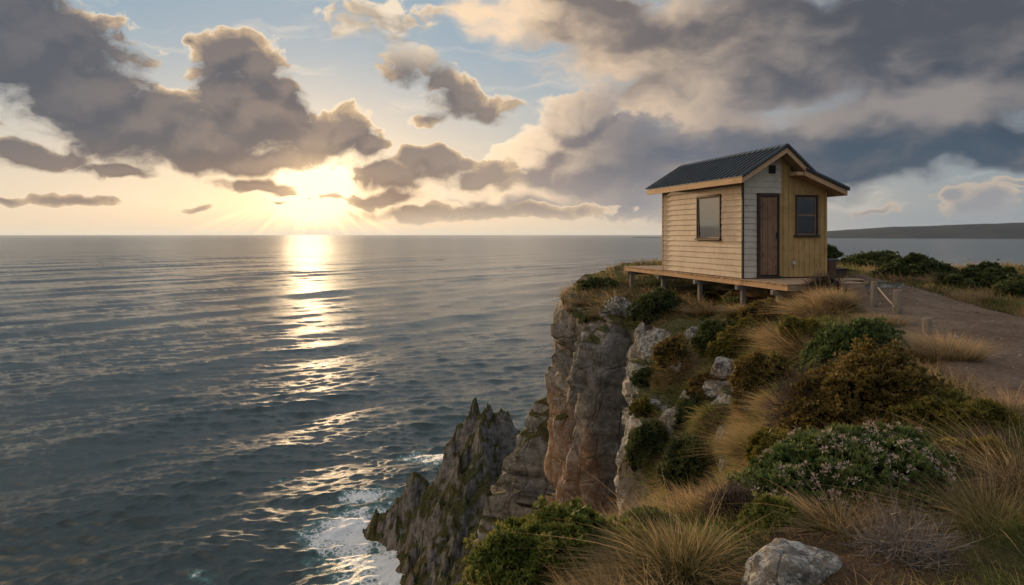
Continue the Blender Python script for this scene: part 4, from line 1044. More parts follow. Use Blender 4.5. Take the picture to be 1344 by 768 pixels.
def shrub(name, loc, rx, ry, rz, mat, n, leaf, seed, per=7, lump=.28, rz_rot=0.0, roll=0.0, flowers=0, part='foliage', tuft=.9, sprig=0.0, stems=7, inside=.25):
    """a dome-shaped bush: dark heart, branches, and leaf rosettes spread through its outer shell"""
    rs = np.random.RandomState(seed); root = empty(name, loc, rz_rot); root.rotation_euler = (0, -math.radians(roll), rz_rot)
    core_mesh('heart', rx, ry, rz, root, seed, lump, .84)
    L = Leaves()
    p, nr, r = dome(rs, n, rx, ry, rz, lump, seed, -.5 if roll else -.25); n = len(p)
    depth = 1 - np.abs(rs.normal(size=n)) * .07 + (rs.uniform(size=n) < inside) * rs.uniform(-.10, .10, n)
    p = p * depth[:, None]
    # clumps: the height of each rosette above the shell follows a cell pattern, so lobes and gaps show
    f1, f2, cid = worley(p, 1 / (leaf * 6.0), seed & 255)
    p = p + nr * ((.5 - f1) * leaf * 4.4 * tuft)[:, None]
    cv = (_perm[(cid + 5) & 511] / 512.) * .45 + .15
    k = per; P_ = np.repeat(p, k, 0); N_ = np.repeat(unit(nr + rs.normal(size=(n, 3)) * .45 + (0, 0, .35)), k, 0)
    out = perp(N_, rs); el_ = rs.uniform(.25, 1.1, n * k)[:, None]
    d = unit(out * np.cos(el_) + N_ * np.sin(el_)); ln = leaf * rs.uniform(.65, 1.35, n * k)
    V, Fc, va, al = strips(P_ + N_ * (rs.uniform(0, sprig + .3, n * k) * leaf)[:, None], d, unit(np.cross(d, N_) + rs.normal(size=d.shape) * .2), ln, ln * .42, N_ * (leaf * .18) - out * 0, 2,
                           np.repeat(cv, k) + rs.uniform(-.15, .3, n * k), False)
    L.add(V, Fc, va, np.clip(al * .5 + np.repeat(np.clip((.55 - f1) * 1.2, 0, .6), k).repeat(6), 0, 1)); L.build(part, mat, root)  # clump crowns take more tip colour, painting them lit against the gaps
    if stems: branches(rs, rx, ry, rz, stems, .02 * (rx + rz) + .004, root, seed, .93)
    if flowers:
        L = Leaves(); i = rs.choice(len(p), flowers, replace=False)
        i = i[p[i][:, 2] > .2 * rz]
        i = i[fbm(p[i], 2.2, 2, .5, seed + 8) > -.18]
        c = p[i] + nr[i] * leaf * 1.1
        for j in range(len(i)):
            m_ = 16; d = unit(rs.normal(size=(m_, 3)) + (0, 0, .6)); q = c[j] + d * (.4 * leaf, .4 * leaf, .25 * leaf)
            V, Fc, va, al = strips(q, d, perp(d, rs), np.full(m_, leaf * .55), np.full(m_, leaf * .5), d * 0, 1, rs.uniform(.0, 1, m_), False); L.add(V, Fc, va, al)
        L.build('flower_heads', L_FLOWER, root)
    return root

def twig_bush(name, loc, rx, ry, rz, n, seed, mat, w=.004, curl=.25, heart=True):
    """a leafless bush: a dense dome of fine forking twigs"""
    rs = np.random.RandomState(seed); root = empty(name, loc, rs.uniform(0, 6))
    if heart: core_mesh('heart', rx, ry, rz, root, seed, .25, .72)
    L = Leaves()
    d0 = unit(rs.normal(size=(n, 3)) * (1, 1, .7) + (0, 0, .55)); d0[:, 2] = np.abs(d0[:, 2])
    start = d0 * (rx, ry, rz) * rs.uniform(.15, .75, n)[:, None]
    ln = rs.uniform(.25, .5, n) * (rx + rz) * .55
    d = unit(d0 + rs.normal(size=(n, 3)) * .45)
    bend = rs.normal(size=(n, 3)) * ln[:, None] * curl
    va = rs.uniform(0, 1, n)
    L.add(*strips(start, d, perp(d, rs), ln, np.full(n, w), bend, 4, va))
    # forks
    for g in range(2):
        t = rs.uniform(.35, .85, n); p = start + d * (ln * t)[:, None] + bend * (t ** 2)[:, None]
        d2 = unit(d + rs.normal(size=(n, 3)) * .6); l2 = ln * .45
        L.add(*strips(p, d2, perp(d2, rs), l2, np.full(n, w * .65), rs.normal(size=(n, 3)) * l2[:, None] * curl, 3, va))
    L.build('twigs', mat, root); return root

def blades(rs, n, base, spread, h, w, lean, mat_var=(0, 1), nseg=5, wild=.25, droop=.45, wind=(-.42, -.15, 0)):
    """n grass blades rising from a disc round base"""
    a = rs.uniform(0, 6.283, n); r = spread * np.sqrt(rs.uniform(0, 1, n))
    pos = base + np.stack([np.cos(a) * r, np.sin(a) * r, np.zeros(n)], 1)
    out = np.stack([np.cos(a), np.sin(a), np.zeros(n)], 1) * (r / spread)[:, None]
    d = unit(np.array([0, 0, 1.0]) + out * lean + rs.normal(size=(n, 3)) * wild * (1, 1, .3))
    ln = h * rs.uniform(.55, 1.15, n) * (1 - .25 * (r / spread))
    bend = (out * .8 + np.array(wind) + rs.normal(size=(n, 3)) * (.25, .25, 0) - np.array([0, 0, 1.0]) * droop) * (ln * rs.uniform(.3, 1.0, n))[:, None]
    sd = unit(np.cross(d, out + rs.normal(size=(n, 3)) * .8 + 1e-3))
    return strips(pos, d, sd, ln, np.full(n, w) * rs.uniform(.6, 1.3, n), bend, nseg, rs.uniform(mat_var[0], mat_var[1], n))
def tussock(name, loc, r, h, n, seed, mat, w=.005, lean=.9, stalks=0, droop=.45, wind=(-.42, -.15, 0), inner=None, nseg=5):
    rs = np.random.RandomState(seed); root = empty(name, loc, 0)
    L = Leaves(); L.add(*blades(rs, n, np.array([0, 0, -.05]), r, h, w, lean, (0, 1), nseg, .22, droop, wind)); L.build('blades', mat, root)
    if inner:
        L = Leaves(); L.add(*blades(rs, n // 2, np.array([0, 0, -.05]), r * .85, h * .62, w * 1.1, lean * .8, (0, 1), nseg, .3, droop, wind)); L.build('green_blades', inner, root)
    if stalks:
        L = Leaves(); L.add(*blades(rs, stalks, np.array([0, 0, -.02]), r * .7, h * 1.75, w * .75, lean * .9, (.6, 1), 8, .3, droop * .55, (-.35, -.1, .05))); L.build('stalks', G_STRAW, root)
    return root
def copy_tree(o, parent=None):
    c = o.copy(); col.objects.link(c); c.parent = parent
    for ch in [x for x in scene.objects if x.parent == o]: copy_tree(ch, c)
    return c
# ------------------------------------------------------------------ boulders
def boulder(name, loc, sx, sy, sz, seed, rot=0.0, sub=4, mat=None, tilt=0.0):
    bm = bmesh.new(); bmesh.ops.create_icosphere(bm, subdivisions=sub, radius=1)
    d = unit(np.array([v.co[:] for v in bm.verts])); rs = np.random.RandomState(seed)
    # cut by a handful of planes for broken faces, then roughen
    r = np.full(len(d), 1.15)
    for _ in range(11):
        n = unit(rs.normal(size=(1, 3)))[0]; h = rs.uniform(.62, .95); c = d @ n
        r = np.where(c > .05, np.minimum(r, h / np.maximum(c, .05)), r)
    r = r * (1 + .13 * fbm(d, 2.2, 4, .6, seed, ridged=True) + .07 * fbm(d, 6, 4, .65, seed + 1, ridged=True)); f1, f2, cid = worley(d, 1.7, seed & 255); r = r * (1 + .16 * ((_perm[(cid + 3) & 511] / 512.) - .5) - .05 * sstep(f2 - f1, .12, 0))
    P_ = d * r[:, None] * (sx, sy, sz)
    for v, p in zip(bm.verts, P_): v.co = p
    me = bpy.data.meshes.new(name); bm.to_mesh(me); bm.free(); me.materials.append(mat or M_BOULDER)
    o = bpy.data.objects.new(name, me); col.objects.link(o); o.location = loc; o.rotation_euler = (tilt, tilt * .5, rot)
    return o
def rock_at(px, py, wpx, hpx, seed, label, group=None, sink=.25, mat=None, name='lichen_rock', rot=None, tilt=0, push=0.0):
    loc, nrm = hit(px, py)
    if loc is None: return None
    s = wpx / F * loc.y * .5; h = hpx / F * loc.y * .5
    p = loc + (loc - EYE).normalized() * (s * .35 + push)
    o = boulder(name, p, s * 1.12, s * 1.0, h * 1.15, seed, rot if rot is not None else seed * 1.3, 4 if wpx > 15 else 3, mat, tilt)
    tag(o, label, 'rock', group); return o
G_ROCK = 'lichen covered rocks breaking through the cliff slope'
o = rock_at(1046, 762, 104, 66, 5, 'flat topped pale boulder with orange stains in the near grass', sink=.3, name='boulder', mat=M_BOULDER, rot=.4)
for a in ((863, 456, 46, 46, 11, 'big pale square lichen block at the cliff edge under the deck'),
          (909, 444, 26, 26, 12, 'leaning pale rock right of the big square lichen block'),
          (842, 447, 16, 36, 13, 'narrow upright rock slab left of the big square lichen block'),
          (888, 483, 14, 12, 14, 'small white rock alone on the brown slope below the lichen block'),
          (946, 442, 1, 1, 15, None),
          (950, 488, 34, 26, 16, 'rounded pale rock on top of the grey rock pile in mid slope'),
          (945, 512, 46, 26, 17, 'broad grey rock under the rounded one in mid slope'),
          (968, 516, 20, 20, 18, 'dark grey rock at the right end of the mid slope pile'),
          (976, 444, 20, 12, 19, 'small white rock beside the green cushion under the deck corner'),
          (982, 455, 16, 9, 20, 'flat white rock just below its white twin under the deck corner'),
          (858, 532, 18, 14, 21, 'small lichen rock near the top of the pale rib'),
          (872, 552, 12, 14, 22, 'little round lichen rock right of the pale rib'),
          (885, 566, 30, 42, 23, 'tall lichen crusted rock in the dark gully'),
          (906, 520, 24, 12, 24, 'low flat lichen rock half sunk in moss in the gully'),
          (907, 541, 9, 9, 25, 'tiny white stone on moss below the flat lichen rock'),
          (952, 620, 20, 26, 26, 'pointed pale rock beside the lower grassy ridge'),
          (1000, 607, 30, 12, 27, 'flat pale rock among mustard heath in the lower gully'),
          (1012, 460, 10, 8, 28, 'tiny pale stone high on the green slope'),
          (1004, 449, 8, 6, 29, 'tiny bright stone near the top of the green slope')):
    if a[5]: rock_at(*a[:5], a[5], G_ROCK if a[2] < 47 else None)
for k, a in enumerate(((806, 408, 30, 26, 'grey block in the rock ledge at the cliff top'), (824, 410, 28, 30, 'cracked grey block at the right end of the clifftop ledge'))):
    rock_at(*a[:4], 31 + k, a[4], 'ledge blocks at the cliff top', mat=M_PALE, name='ledge_rock')

# ------------------------------------------------------------------ shrubs
def at(px, py, sink=0.0):
    loc, nrm = hit(px, py)
    if loc is None: loc = P(px, py, 4)
    return loc
def place_shrub(px, py, wpx, hpx, fn, label, cat='shrub', group=None, depth_ratio=.8, **kw):
    """px, py: middle of the foot line; wpx, hpx: width and height in the photograph"""
    loc = at(px, py); s = loc.y / F; rx = wpx * s * .56; rz = hpx * s * .9
    ry = rx * depth_ratio
    c = loc + Vector((0, ry * .55, 0)); g, _ = down(c.x, c.y)
    zc = min(loc.z, g.z) if g is not None else loc.z
    o = fn(Vector((c.x, c.y, zc - .02)), rx, ry, rz, **kw); tag(o, label, cat, group); return o
S = lambda mat, n, leaf, seed, **k: (lambda loc, rx, ry, rz, **kw: shrub('shrub', loc, rx, ry, rz * .92, mat, n, leaf, seed, **k))
TW = lambda mat, n, seed, w=.004, **k: (lambda loc, rx, ry, rz, **kw: twig_bush('twiggy_bush', loc, rx, ry, rz, n, seed, mat, w, **k))
# near the camera
place_shrub(742, 768, 200, 102, S(L_BRIGHT, 3400, .030, 101, lump=.30, per=9), 'bright green leafy shrub at the bottom edge beside the striped tussock')
place_shrub(668, 790, 130, 62, S(L_BRIGHT, 1500, .028, 102, lump=.3, per=9), 'low yellow green shrub spilling over the cliff edge at bottom centre')
place_shrub(1135, 662, 262, 92, S(L_GREEN, 5200, .034, 103, lump=.22, flowers=520, per=8, roll=15), 'long green shrub topped with dried pale flower heads')
place_shrub(1170, 560, 200, 110, S(L_OLIVE, 6500, .034, 104, lump=.26, roll=20), 'big brown and olive heath dome above the flowering shrub')
place_shrub(1235, 560, 120, 50, S(L_YGRN, 2400, .032, 105, lump=.25, roll=14), 'mustard green heath cushion between the brown dome and the path')
place_shrub(1140, 478, 130, 70, S(L_GREEN, 5200, .040, 106, lump=.24, roll=20), 'glossy green bush on the crest just below the rope posts')
place_shrub(1022, 690, 60, 34, S(L_BRIGHT, 900, .028, 107), 'small green plant in front of the brown twigs near the boulder')
place_shrub(1215, 680, 70, 38, S(L_DARK, 900, .026, 108), 'small dark shrub inside the tangle of grey dead branches')
place_shrub(1290, 620, 90, 40, S(L_YGRN, 1500, .030, 118), 'yellow green cushion by the right edge behind the long grass')
# slope below the deck
place_shrub(948, 452, 58, 34, S(L_DARK, 1700, .045, 109, lump=.32), 'round dark green cushion bush under the front of the deck')
place_shrub(1010, 515, 66, 58, S(L_OLIVE, 2400, .045, 110, lump=.3, roll=30), 'rusty dark cushion on the slope right of the rock pile')
place_shrub(885, 470, 40, 30, S(L_OLIVE, 900, .045, 111, lump=.36), 'brown cushion tucked between two lichen rocks')
place_shrub(865, 410, 56, 34, S(L_DARK, 1500, .05, 112, lump=.36), 'dark bush hanging at the cliff top below the back deck post')
place_shrub(852, 503, 34, 22, S(L_DARK, 800, .04, 113, lump=.36), 'dark green tuft on the upper edge of the pale rib')
place_shrub(848, 548, 30, 26, S(L_YGRN, 800, .04, 114, lump=.36), 'mossy cushion capping the middle of the pale rib')
place_shrub(960, 470, 46, 34, S(L_YGRN, 1500, .04, 115, lump=.3, roll=25), 'olive green mound just above the rounded pale rock')
place_shrub(1030, 610, 60, 60, S(L_YGRN, 2600, .036, 116, lump=.3, roll=32), 'yellow green gorse clump low on the grassy ridge')
place_shrub(1085, 640, 60, 40, S(L_OLIVE, 1600, .034, 117, lump=.25), 'mustard heath patch left of the long flowering shrub')
place_shrub(1100, 385, 44, 26, S(L_DARK, 1500, .045, 119, lump=.25), 'dark bush at the front right corner of the deck')
place_shrub(1053, 380, 24, 12, S(L_DARK, 600, .045, 120, lump=.36), 'little dark bush against the front edge of the deck')
place_shrub(1065, 450, 50, 50, S(L_YGRN, 2200, .04, 121, lump=.3, roll=35), 'mustard green mound among the straw grass above the twigs')
place_shrub(1010, 420, 60, 26, S(L_OLIVE, 1500, .045, 122, lump=.36), 'low brown mound below the front deck post')
place_shrub(785, 382, 50, 20, S(L_DARK, 1200, .05, 123, lump=.36), 'dark low bush on the cliff top left of the deck')
place_shrub(858, 342, 40, 9, S(L_DARK, 900, .06, 124, lump=.36), 'dark bush showing behind the back end of the deck')
place_shrub(850, 600, 40, 50, S(L_DARK, 1500, .04, 125, lump=.36), 'dark moss clump hanging in the gully beside the pale rib')
# beyond the path
G_FAR = 'dark windswept bushes beyond the path'
place_shrub(1160, 358, 92, 30, S(L_DARK, 4200, .075, 130, lump=.28), 'dark windswept bush beyond the path, nearest the potted plant', 'bush', G_FAR)
place_shrub(1212, 368, 84, 36, S(L_DARK, 4200, .07, 131, lump=.3, stems=14), 'dark windswept bush with bare grey twigs, middle of the three beyond the path', 'bush', G_FAR)
place_shrub(1310, 388, 110, 44, S(L_DARK, 6000, .06, 132, lump=.28, stems=12), 'large dark windswept bush at the right edge beyond the path', 'bush', G_FAR)
place_shrub(1256, 372, 40, 18, S(L_DARK, 1800, .06, 133, lump=.25), 'small dark bush in the gap between two big ones beyond the path', 'bush', G_FAR)
place_shrub(1340, 400, 60, 34, S(L_DARK, 2400, .06, 134, lump=.25), 'dark bush half out of the frame beside the gravel', 'bush', G_FAR)
# leafless bushes
place_shrub(1078, 575, 110, 110, TW(L_TWIG, 2600, 140, .006), 'purple brown leafless bush left of the big heath dome', 'bush')
place_shrub(975, 680, 90, 50, TW(L_TWIG, 1500, 141, .004), 'low brown tangle of twigs at the top of the mossy patch', 'bush')
place_shrub(640, 775, 110, 60, TW(L_TWIG, 1300, 142, .003, heart=False), 'leafless brown heather twigs on the cliff edge left of the bright shrub', 'bush')
place_shrub(1210, 745, 150, 58, TW(L_GREYTW, 520, 143, .0055, curl=.9, heart=False), 'tangle of grey dead branches beside the pale boulder', 'bush')
place_shrub(1310, 600, 100, 36, TW(L_TWIG, 1200, 144, .004), 'brown twiggy patch under the long pale stalks at right', 'bush')
place_shrub(1090, 385, 60, 34, TW(L_TWIG, 1200, 145, .008), 'grey brown leafless bush at the deck corner', 'bush')

# ------------------------------------------------------------------ tussocks
def place_tuss(px, py, wpx, hpx, n, seed, mat, label, **kw):
    loc = at(px, py); s = loc.y / F
    o = tussock('grass_tussock', loc, wpx * s * .28, hpx * s * 1.1, n, seed, mat, **kw); tag(o, label, 'grass tussock'); return o
place_tuss(885, 750, 170, 96, 3200, 201, G_MIX, 'big striped straw and green tussock at the bottom centre', w=.0040, stalks=40, inner=G_GREEN, lean=.95, nseg=7, droop=.6)
place_tuss(1095, 690, 100, 66, 1500, 202, G_STRAW, 'pale straw tussock just behind the boulder', w=.0035, stalks=10, lean=.9, inner=G_GREEN)
place_tuss(1295, 690, 170, 92, 2800, 203, G_MIX, 'sprawling green and straw tussock at the right edge', w=.0042, stalks=44, inner=G_GREEN, lean=1.0, nseg=7)
place_tuss(1330, 630, 130, 80, 1500, 204, G_STRAW, 'long pale grass arching over the right edge', w=.0045, stalks=40, lean=1.2)
place_tuss(1235, 468, 150, 42, 2600, 205, G_STRAW, 'straw coloured tussock beside the path above the heath dome', w=.0045, stalks=14, lean=.45, droop=.2, nseg=5)
place_tuss(1160, 424, 90, 22, 1200, 206, G_STRAW, 'pale grass fringe around the feet of the rope posts', w=.005, lean=.5, droop=.25)
place_tuss(1075, 420, 60, 60, 1500, 207, G_RUST, 'upright rusty tussock below the deck corner bush', lean=.55, droop=.65, w=.008, stalks=10)
place_tuss(1055, 470, 50, 60, 1300, 208, G_RUST, 'rusty brown tussock on the shoulder of the slope', lean=.55, droop=.65, w=.008)
place_tuss(1010, 390, 60, 24, 900, 209, G_STRAW, 'straw tuft in front of the middle deck posts', w=.008)
place_tuss(1035, 545, 60, 60, 1400, 210, G_RUST, 'combed brown tussock hanging down the lower ridge', lean=.55, droop=.65, w=.006)
place_tuss(995, 600, 60, 70, 1500, 211, G_MIX, 'olive and rust tussock at the end of the lower ridge', lean=.55, droop=.65, w=.006, inner=G_GREEN)
place_tuss(1160, 352, 20, 20, 500, 212, G_STRAW, 'straw tuft in front of the bush nearest the potted plant', w=.012)
place_tuss(1235, 372, 50, 24, 900, 213, G_STRAW, 'pale tuft between two dark bushes beyond the path', w=.012)
place_tuss(1040, 755, 50, 30, 400, 214, G_GREEN, 'short green tuft in front of the pale boulder', w=.004)
place_tuss(1120, 455, 60, 40, 1300, 215, G_STRAW, 'straw mane along the crest above the glossy green bush', w=.006, stalks=8)
place_tuss(1275, 372, 26, 12, 400, 216, G_STRAW, 'pale tuft by the small dark bush beyond the path', w=.012)
place_tuss(925, 720, 90, 50, 900, 217, G_GREEN, 'fresh green tuft right of the big striped tussock', w=.004, stalks=14)
place_tuss(1250, 540, 80, 40, 900, 218, G_MIX, 'loose grass on the edge of the track below the straw tussock', w=.005, stalks=24, inner=G_GREEN)

place_tuss(1098, 402, 50, 36, 1300, 219, G_STRAW, 'tall straw tussock between the deck corner and the taller post', w=.007, lean=.5, droop=.3, stalks=8)
place_tuss(1030, 455, 50, 50, 1300, 220, G_RUST, 'rusty mane on the mound left of the mustard green one', w=.007, lean=.6)
place_tuss(975, 410, 60, 20, 900, 221, G_STRAW, 'dry tuft under the front post of the deck', w=.008, lean=.7)
place_tuss(925, 410, 60, 20, 900, 222, G_STRAW, 'dry tuft below the third post of the deck', w=.008, lean=.7)
place_tuss(1045, 640, 60, 40, 1100, 223, G_STRAW, 'straw tuft at the left foot of the flowering shrub', w=.0045, lean=.7, inner=G_GREEN)
place_tuss(960, 660, 70, 40, 1200, 224, G_RUST, 'brown grass tuft on the lip above the dark gully', w=.0045, lean=.7, stalks=16)
place_tuss(800, 705, 60, 40, 500, 225, G_STRAW, 'thin straw stalks on the rim right of the bright shrub', w=.0035, lean=.8, stalks=16)
place_tuss(1320, 545, 90, 50, 1200, 226, G_STRAW, 'straw tuft on the verge at the right edge by the track', w=.0045, lean=.6, stalks=20, inner=G_GREEN)
place_tuss(770, 398, 50, 14, 700, 227, G_RUST, 'rusty fringe of grass on the very edge of the cliff', w=.008, lean=.9)
place_shrub(985, 450, 50, 34, S(L_YGRN, 1500, .042, 150, lump=.3, roll=28), 'olive mound between the lichen twins and the rusty cushion')
place_shrub(1040, 500, 46, 50, S(L_YGRN, 1800, .04, 151, lump=.3, roll=35), 'mustard mound on the shoulder above the combed tussock')
place_shrub(915, 560, 50, 40, S(L_DARK, 1500, .038, 152, lump=.36), 'dark moss cushion in the gully below the flat lichen rock')
place_shrub(905, 625, 60, 60, S(L_DARK, 2200, .036, 153, lump=.25), 'dark bush filling the bottom of the gully')
place_shrub(930, 515, 40, 26, S(L_OLIVE, 1100, .038, 154, lump=.36), 'brown cushion left of the broad grey rock')
place_shrub(1110, 610, 70, 30, S(L_OLIVE, 1500, .032, 155, lump=.36), 'rusty heath between the brown dome and the flowers')
place_shrub(1300, 560, 80, 34, S(L_YGRN, 1500, .03, 156, lump=.36), 'mustard cushion half hidden by grass near the track edge')

# ------------------------------------------------------------------ turf: everything nobody could count, one object per sort
def cover():
    rs = np.random.RandomState(77)
    # candidates thin out with distance, in depth bands
    bands = [(2.2, 4.2, 30000, .10, .0035), (4.2, 7, 36000, .12, .005), (7, 11, 80000, .15, .0065), (11, 16, 95000, .16, .009), (16, 24, 46000, .17, .013), (24, 42, 24000, .22, .024)]
    LG, LS, LM = Leaves(), Leaves(), Leaves()
    for (y0, y1, n, h, w) in bands:
        y = rs.uniform(y0, y1, n * 2); x = rs.uniform(-.28, 1.0, n * 2) * y + .15
        ok = (rim_dist(x, y) < np.where(y > 17, -.02, np.where(y > 12.2, -.50, np.where(y > 10.6, .1, np.where(y > 5, .15, 1.4))))) & (path_mask(x, y) > 1.02 + rs.uniform(-.12, .12, len(x)))
        lo = np.array([to_world(0, 0).x, to_world(0, 0).y]); lx = (x - lo[0]) * math.cos(TH) + (y - lo[1]) * math.sin(TH); ly = -(x - lo[0]) * math.sin(TH) + (y - lo[1]) * math.cos(TH)
        ok &= ~((lx > .25) & (lx < 2.7) & (ly > -1.5) & (ly < 6.9))
        x, y = x[ok][:n], y[ok][:n]; n_ = len(x)
        z = ground(x, y); e = .05
        gx = (ground(x + e, y) - z) / e; gy = (ground(x, y + e) - z) / e
        N = unit(np.stack([-gx, -gy, np.ones(n_)], 1)); N = unit(N * .7 + (0, 0, .45))
        steep = np.hypot(gx, gy)
        pts = np.stack([x, y, z], 1)
        f = fbm(pts, .9, 3, .6, 31); f2 = fbm(pts, 2.6, 2, .5, 33)
        den = rs.uniform(-.55, .55, n_) < f2 + .22
        hh = h * (1 + .9 * f + .6 * f2) * rs.uniform(.6, 1.5, n_); hh = np.where(steep > 3, hh * .5, hh)
        gully = sstep(x - .50 * y, .1, -.9) * sstep(y, 7.5, 9) * (1 - sstep(y, 15.5, 17.5))
        nearg = sstep(x, 1.6, .9) * sstep(y, 4.6, 3.6) + .6 * sstep(x - .62 * y, -.1, .3) * sstep(y, 5, 4) + .35 * sstep(y, 19, 22)
        den &= rs.uniform(0, 1, n_) > .85 * np.clip(1.6 - np.minimum(np.hypot(x - 1.48, y - 3.12) / .62, np.hypot(x - 1.05, y - 2.95) / .5), 0, 1)
        kind = f * 1.5 + rs.normal(size=n_) * .13 - .22 * gully - .30 * nearg + .04
        hh = hh * (1 - .28 * gully)
        down_ = np.stack([-gx, -gy, np.zeros(n_)], 1); down_ = unit(down_ + 1e-3) * np.clip(steep, 0, .9)[:, None]
        for L, sel in ((LS, den & (kind > .06)), (LG, den & (kind < -.10)), (LM, den & (kind >= -.10) & (kind <= .06))):
            m_ = sel.sum()
            if not m_: continue
            k = 2; p = np.repeat(pts[sel] - (0, 0, .02), k, 0) + rs.normal(size=(m_ * k, 3)) * (.02, .02, 0)
            d = unit(np.repeat(N[sel], k, 0) + rs.normal(size=(m_ * k, 3)) * .38); ln = np.repeat(hh[sel], k) * rs.uniform(.7, 1.3, m_ * k)
            bend = (np.repeat(down_[sel], k, 0) * .7 + np.array([-.25, -.1, -.35]) + rs.normal(size=(m_ * k, 3)) * .3) * ln[:, None] * .8
            L.add(*strips(p, d, perp(d, rs), ln, np.full(m_ * k, w), bend, 3, np.clip(rs.uniform(0, 1, m_ * k) * .7 + np.repeat(f[sel] + f2[sel] * .6, k) * .7, 0, 1)))
    for L, mt in ((LS, G_RUST), (LG, G_GREEN), (LM, G_MIX)):
        tag(L.build('grass', mt), kind='stuff')
cover()

# ------------------------------------------------------------------ rope barrier, pot, pebbles
def post_thing(px, py, h, r, label, mat=M_POST, seed=1, group='weathered posts beside the track'):
    loc = at(px, py); rs = random.Random(seed); base = down(loc.x, loc.y)[0] or loc
    mb = MB(); n = 14; prev = None; rings = []
    for k, (z, s) in enumerate(((-.25, 1.05), (.02, 1.04), (h * .5, 1.0), (h * .93, .98), (h, .93), (h + .004, .80))):
        rings.append([(r * s * math.cos(6.283 * i / n) * (1 + .05 * math.sin(3.1 * i + seed)), r * s * math.sin(6.283 * i / n) * (1 + .05 * math.sin(2.3 * i + seed)), z + (.006 * math.sin(i * 2.1) if k > 3 else 0)) for i in range(n)])
    pts = [p for R_ in rings for p in R_]; fs = [(k * n + i, k * n + (i + 1) % n, (k + 1) * n + (i + 1) % n, (k + 1) * n + i) for k in range(len(rings) - 1) for i in range(n)] + [tuple(range((len(rings) - 1) * n, len(rings) * n))]
    mb.poly(pts, fs); o = mb.build('post', mat); o.location = base; o.rotation_euler = (rs.uniform(-.03, .03), rs.uniform(-.04, .04), 0)
    tag(o, label, 'post', group); return o, base
M_STUMP = wood('split_wood_post', (.17, .145, .115), (.27, .235, .19), 'z', .9, 1.2, (.10, .085, .07), .8)
pA, bA = post_thing(1147, 403, .50, .062, 'taller weathered post with the rope tied near its top', M_STUMP, 1)
pB, bB = post_thing(1177, 411, .42, .075, 'short thick weathered post at the low end of the rope', M_STUMP, 2)
pC, bC = post_thing(1217, 438, .24, .070, 'low grey stump of a post at the edge of the gravel', M_STUMP, 3)
def rope(a, b, sag, r=.011, n=18):
    pts = []; 
    for i in range(n + 1):
        t = i / n; p = a.lerp(b, t); p.z -= sag * 4 * t * (1 - t); pts.append(p)
    V = []; Fc = []; m_ = 7
    for i, p in enumerate(pts):
        d = (pts[min(i + 1, n)] - pts[max(i - 1, 0)]).normalized(); u = d.cross(Vector((0, 0, 1))).normalized(); v = d.cross(u)
        for j in range(m_):
            a_ = 6.283 * j / m_ + i * .5; V.append(p + (u * math.cos(a_) + v * math.sin(a_)) * r)
    for i in range(n):
        for j in range(m_): Fc.append((i * m_ + j, i * m_ + (j + 1) % m_, (i + 1) * m_ + (j + 1) % m_, (i + 1) * m_ + j))
    M_ROPE = wood('pale_rope', (.42, .34, .24), (.55, .46, .34), 'x', .9, 2.5, None, .8)
    o = mesh_obj('rope', np.array([tuple(v) for v in V]), Fc, M_ROPE, smooth=True); tag(o, 'pale rope strung between the taller and the shorter post', 'rope')
rope(bA + Vector((.05, -.06, .38)), bB + Vector((-.07, -.06, .12)), .01, .014)

# potted shrub at the right end of the cabin
def pot():
    q = to_world(2.53, .12, 0); root = empty('plant_pot', q, 0)
    g = ORG.z
    m, t = material('brown_plastic_pot', None, .5, .4); n = t.noise(objcoord(t), 6, 4, .6); t.put(t.b.inputs['Base Color'], t.mix(n, (.085, .040, .030), (.12, .060, .045)))
    prof = [(.0, .0), (.125, .0), (.135, .03), (.178, .40), (.180, .42)]
    n_ = 28; V = []; Fc = []
    for k, (r, z) in enumerate(prof):
        for i in range(n_): V.append((r * math.cos(6.283 * i / n_), r * math.sin(6.283 * i / n_), z))
    for k in range(len(prof) - 1):
        for i in range(n_): Fc.append((k * n_ + i, k * n_ + (i + 1) % n_, (k + 1) * n_ + (i + 1) % n_, (k + 1) * n_ + i))
    mesh_obj('pot', np.array(V), Fc, m, root, smooth=True)
    prof = [(.183, .40), (.203, .405), (.206, .475), (.196, .485), (.170, .478), (.165, .44), (.0, .435)]; V = []; Fc = []
    for k, (r, z) in enumerate(prof):
        for i in range(n_): V.append((r * math.cos(6.283 * i / n_), r * math.sin(6.283 * i / n_), z))
    for k in range(len(prof) - 1):
        for i in range(n_): Fc.append((k * n_ + i, k * n_ + (i + 1) % n_, (k + 1) * n_ + (i + 1) % n_, (k + 1) * n_ + i))
    m2, t2 = material('grey_pot_rim', (.10, .11, .11), .5, .4); mesh_obj('rim', np.array(V), Fc, m2, root, smooth=True)
    tag(root, 'brown tapered pot with a grey rim at the right corner of the cabin', 'plant pot')
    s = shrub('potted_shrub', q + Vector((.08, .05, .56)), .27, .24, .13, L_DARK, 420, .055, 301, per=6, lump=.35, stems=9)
    tag(s, 'small dark leafy shrub growing in the brown pot', 'shrub')
pot()
# low dark planter wall behind the pot
mb = MB(); mb.box(0, 1.6, 0, .22, -.3, .20); mb.box(-.03, 1.63, -.03, .25, .202, .25)
o = mb.build('low_wall', M_TRIM, bevel=.012); o.location = (*to_world(2.95, 2.1, 0).xy, float(down(to_world(2.95, 2.1).x, to_world(2.95, 2.1).y)[0].z)); o.rotation_euler = (0, 0, .1)
tag(o, 'low dark timber retaining wall behind the plant pot', 'wall')
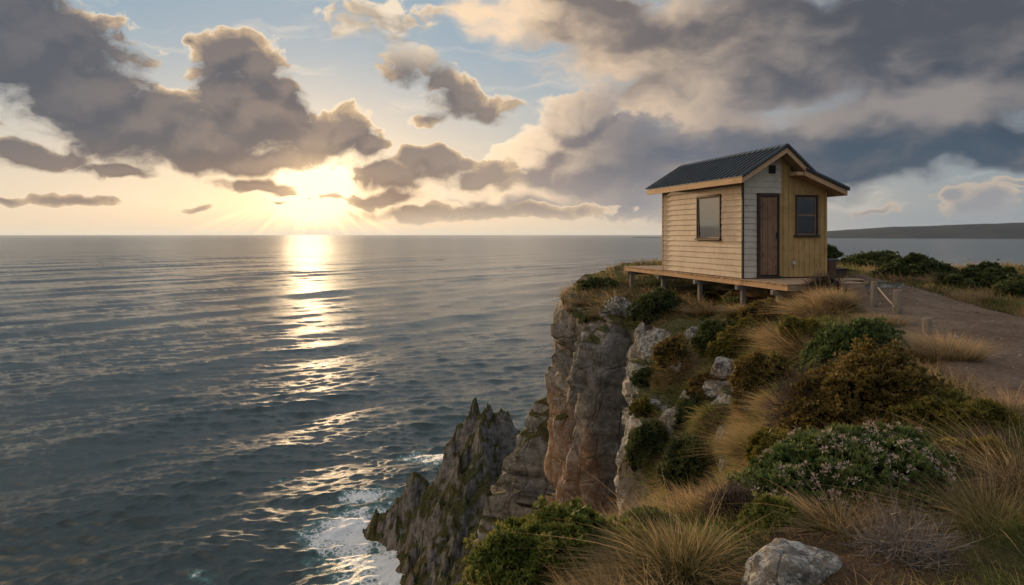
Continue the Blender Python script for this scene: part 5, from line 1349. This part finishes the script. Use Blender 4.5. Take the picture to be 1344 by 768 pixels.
# stone step where the deck meets the track
mb = MB(); mb.box(-.55, .55, -.28, .28, -.12, .05); w = to_world(3.15, -.75); o = mb.build('step', M_PALE, bevel=.02)
attr(o, 'brown', np.zeros(len(o.data.vertices)))
o.location = (w.x, w.y, float(down(w.x, w.y)[0].z) + .03); o.rotation_euler = (0, 0, .2); tag(o, 'flat pale stone step between the deck and the track', 'step')

def pebbles():
    rs = np.random.RandomState(9); V = []; Fc = []; k = 0
    bm = bmesh.new(); bmesh.ops.create_icosphere(bm, subdivisions=1, radius=1); bv = np.array([v.co[:] for v in bm.verts]); bf = np.array([[v.index for v in f.verts] for f in bm.faces]); bm.free()
    for i in range(2600):
        y = 2.2 + 17 * rs.uniform() ** 1.2; x = rs.uniform(.2, .80) * y
        pm = path_mask(np.array([x]), np.array([y]))[0]
        if pm > 1.15: continue
        if rs.uniform() > (.35 + .65 * abs(pm)): continue
        r = .009 * (1 + y / 9) * rs.uniform(.5, 1.0) * (2.3 if rs.uniform() < .03 else 1)
        loc, _ = down(x, y)
        if loc is None: continue
        V.append(bv * (r, r * rs.uniform(.6, 1), r * .6) * (1 + rs.uniform(-.2, .2, (len(bv), 1))) + np.array(loc) + (0, 0, r * .2)); Fc.append(bf + k); k += len(bv)
    m, t = material('track_pebbles', None, .9, .2); n = t.noise(geo(t).outputs['Position'], 9, 3, .6)
    t.put(t.b.inputs['Base Color'], t.mix(t.ss(n, .4, .6), (.12, .10, .085), (.30, .27, .24)))
    tag(mesh_obj('gravel', np.concatenate(V), np.concatenate(Fc), m), kind='stuff')
pebbles()

# ------------------------------------------------------------------ sea air
def haze():
    m = bpy.data.materials.new('sea_haze'); m.use_nodes = True; nt = m.node_tree; nt.nodes.clear()
    o = nt.nodes.new('ShaderNodeOutputMaterial'); v = nt.nodes.new('ShaderNodeVolumePrincipled')
    v.inputs['Color'].default_value = (.70, .85, 1.0, 1); v.inputs['Density'].default_value = HAZE; v.inputs['Anisotropy'].default_value = .35
    nt.links.new(v.outputs[0], o.inputs['Volume'])
    mb = MB(); mb.box(-66000, 66000, -66000, 66000, -6, 260); h = mb.build('haze', m); tag(h, kind='stuff'); return h
HAZE = 1.7e-5
haze()
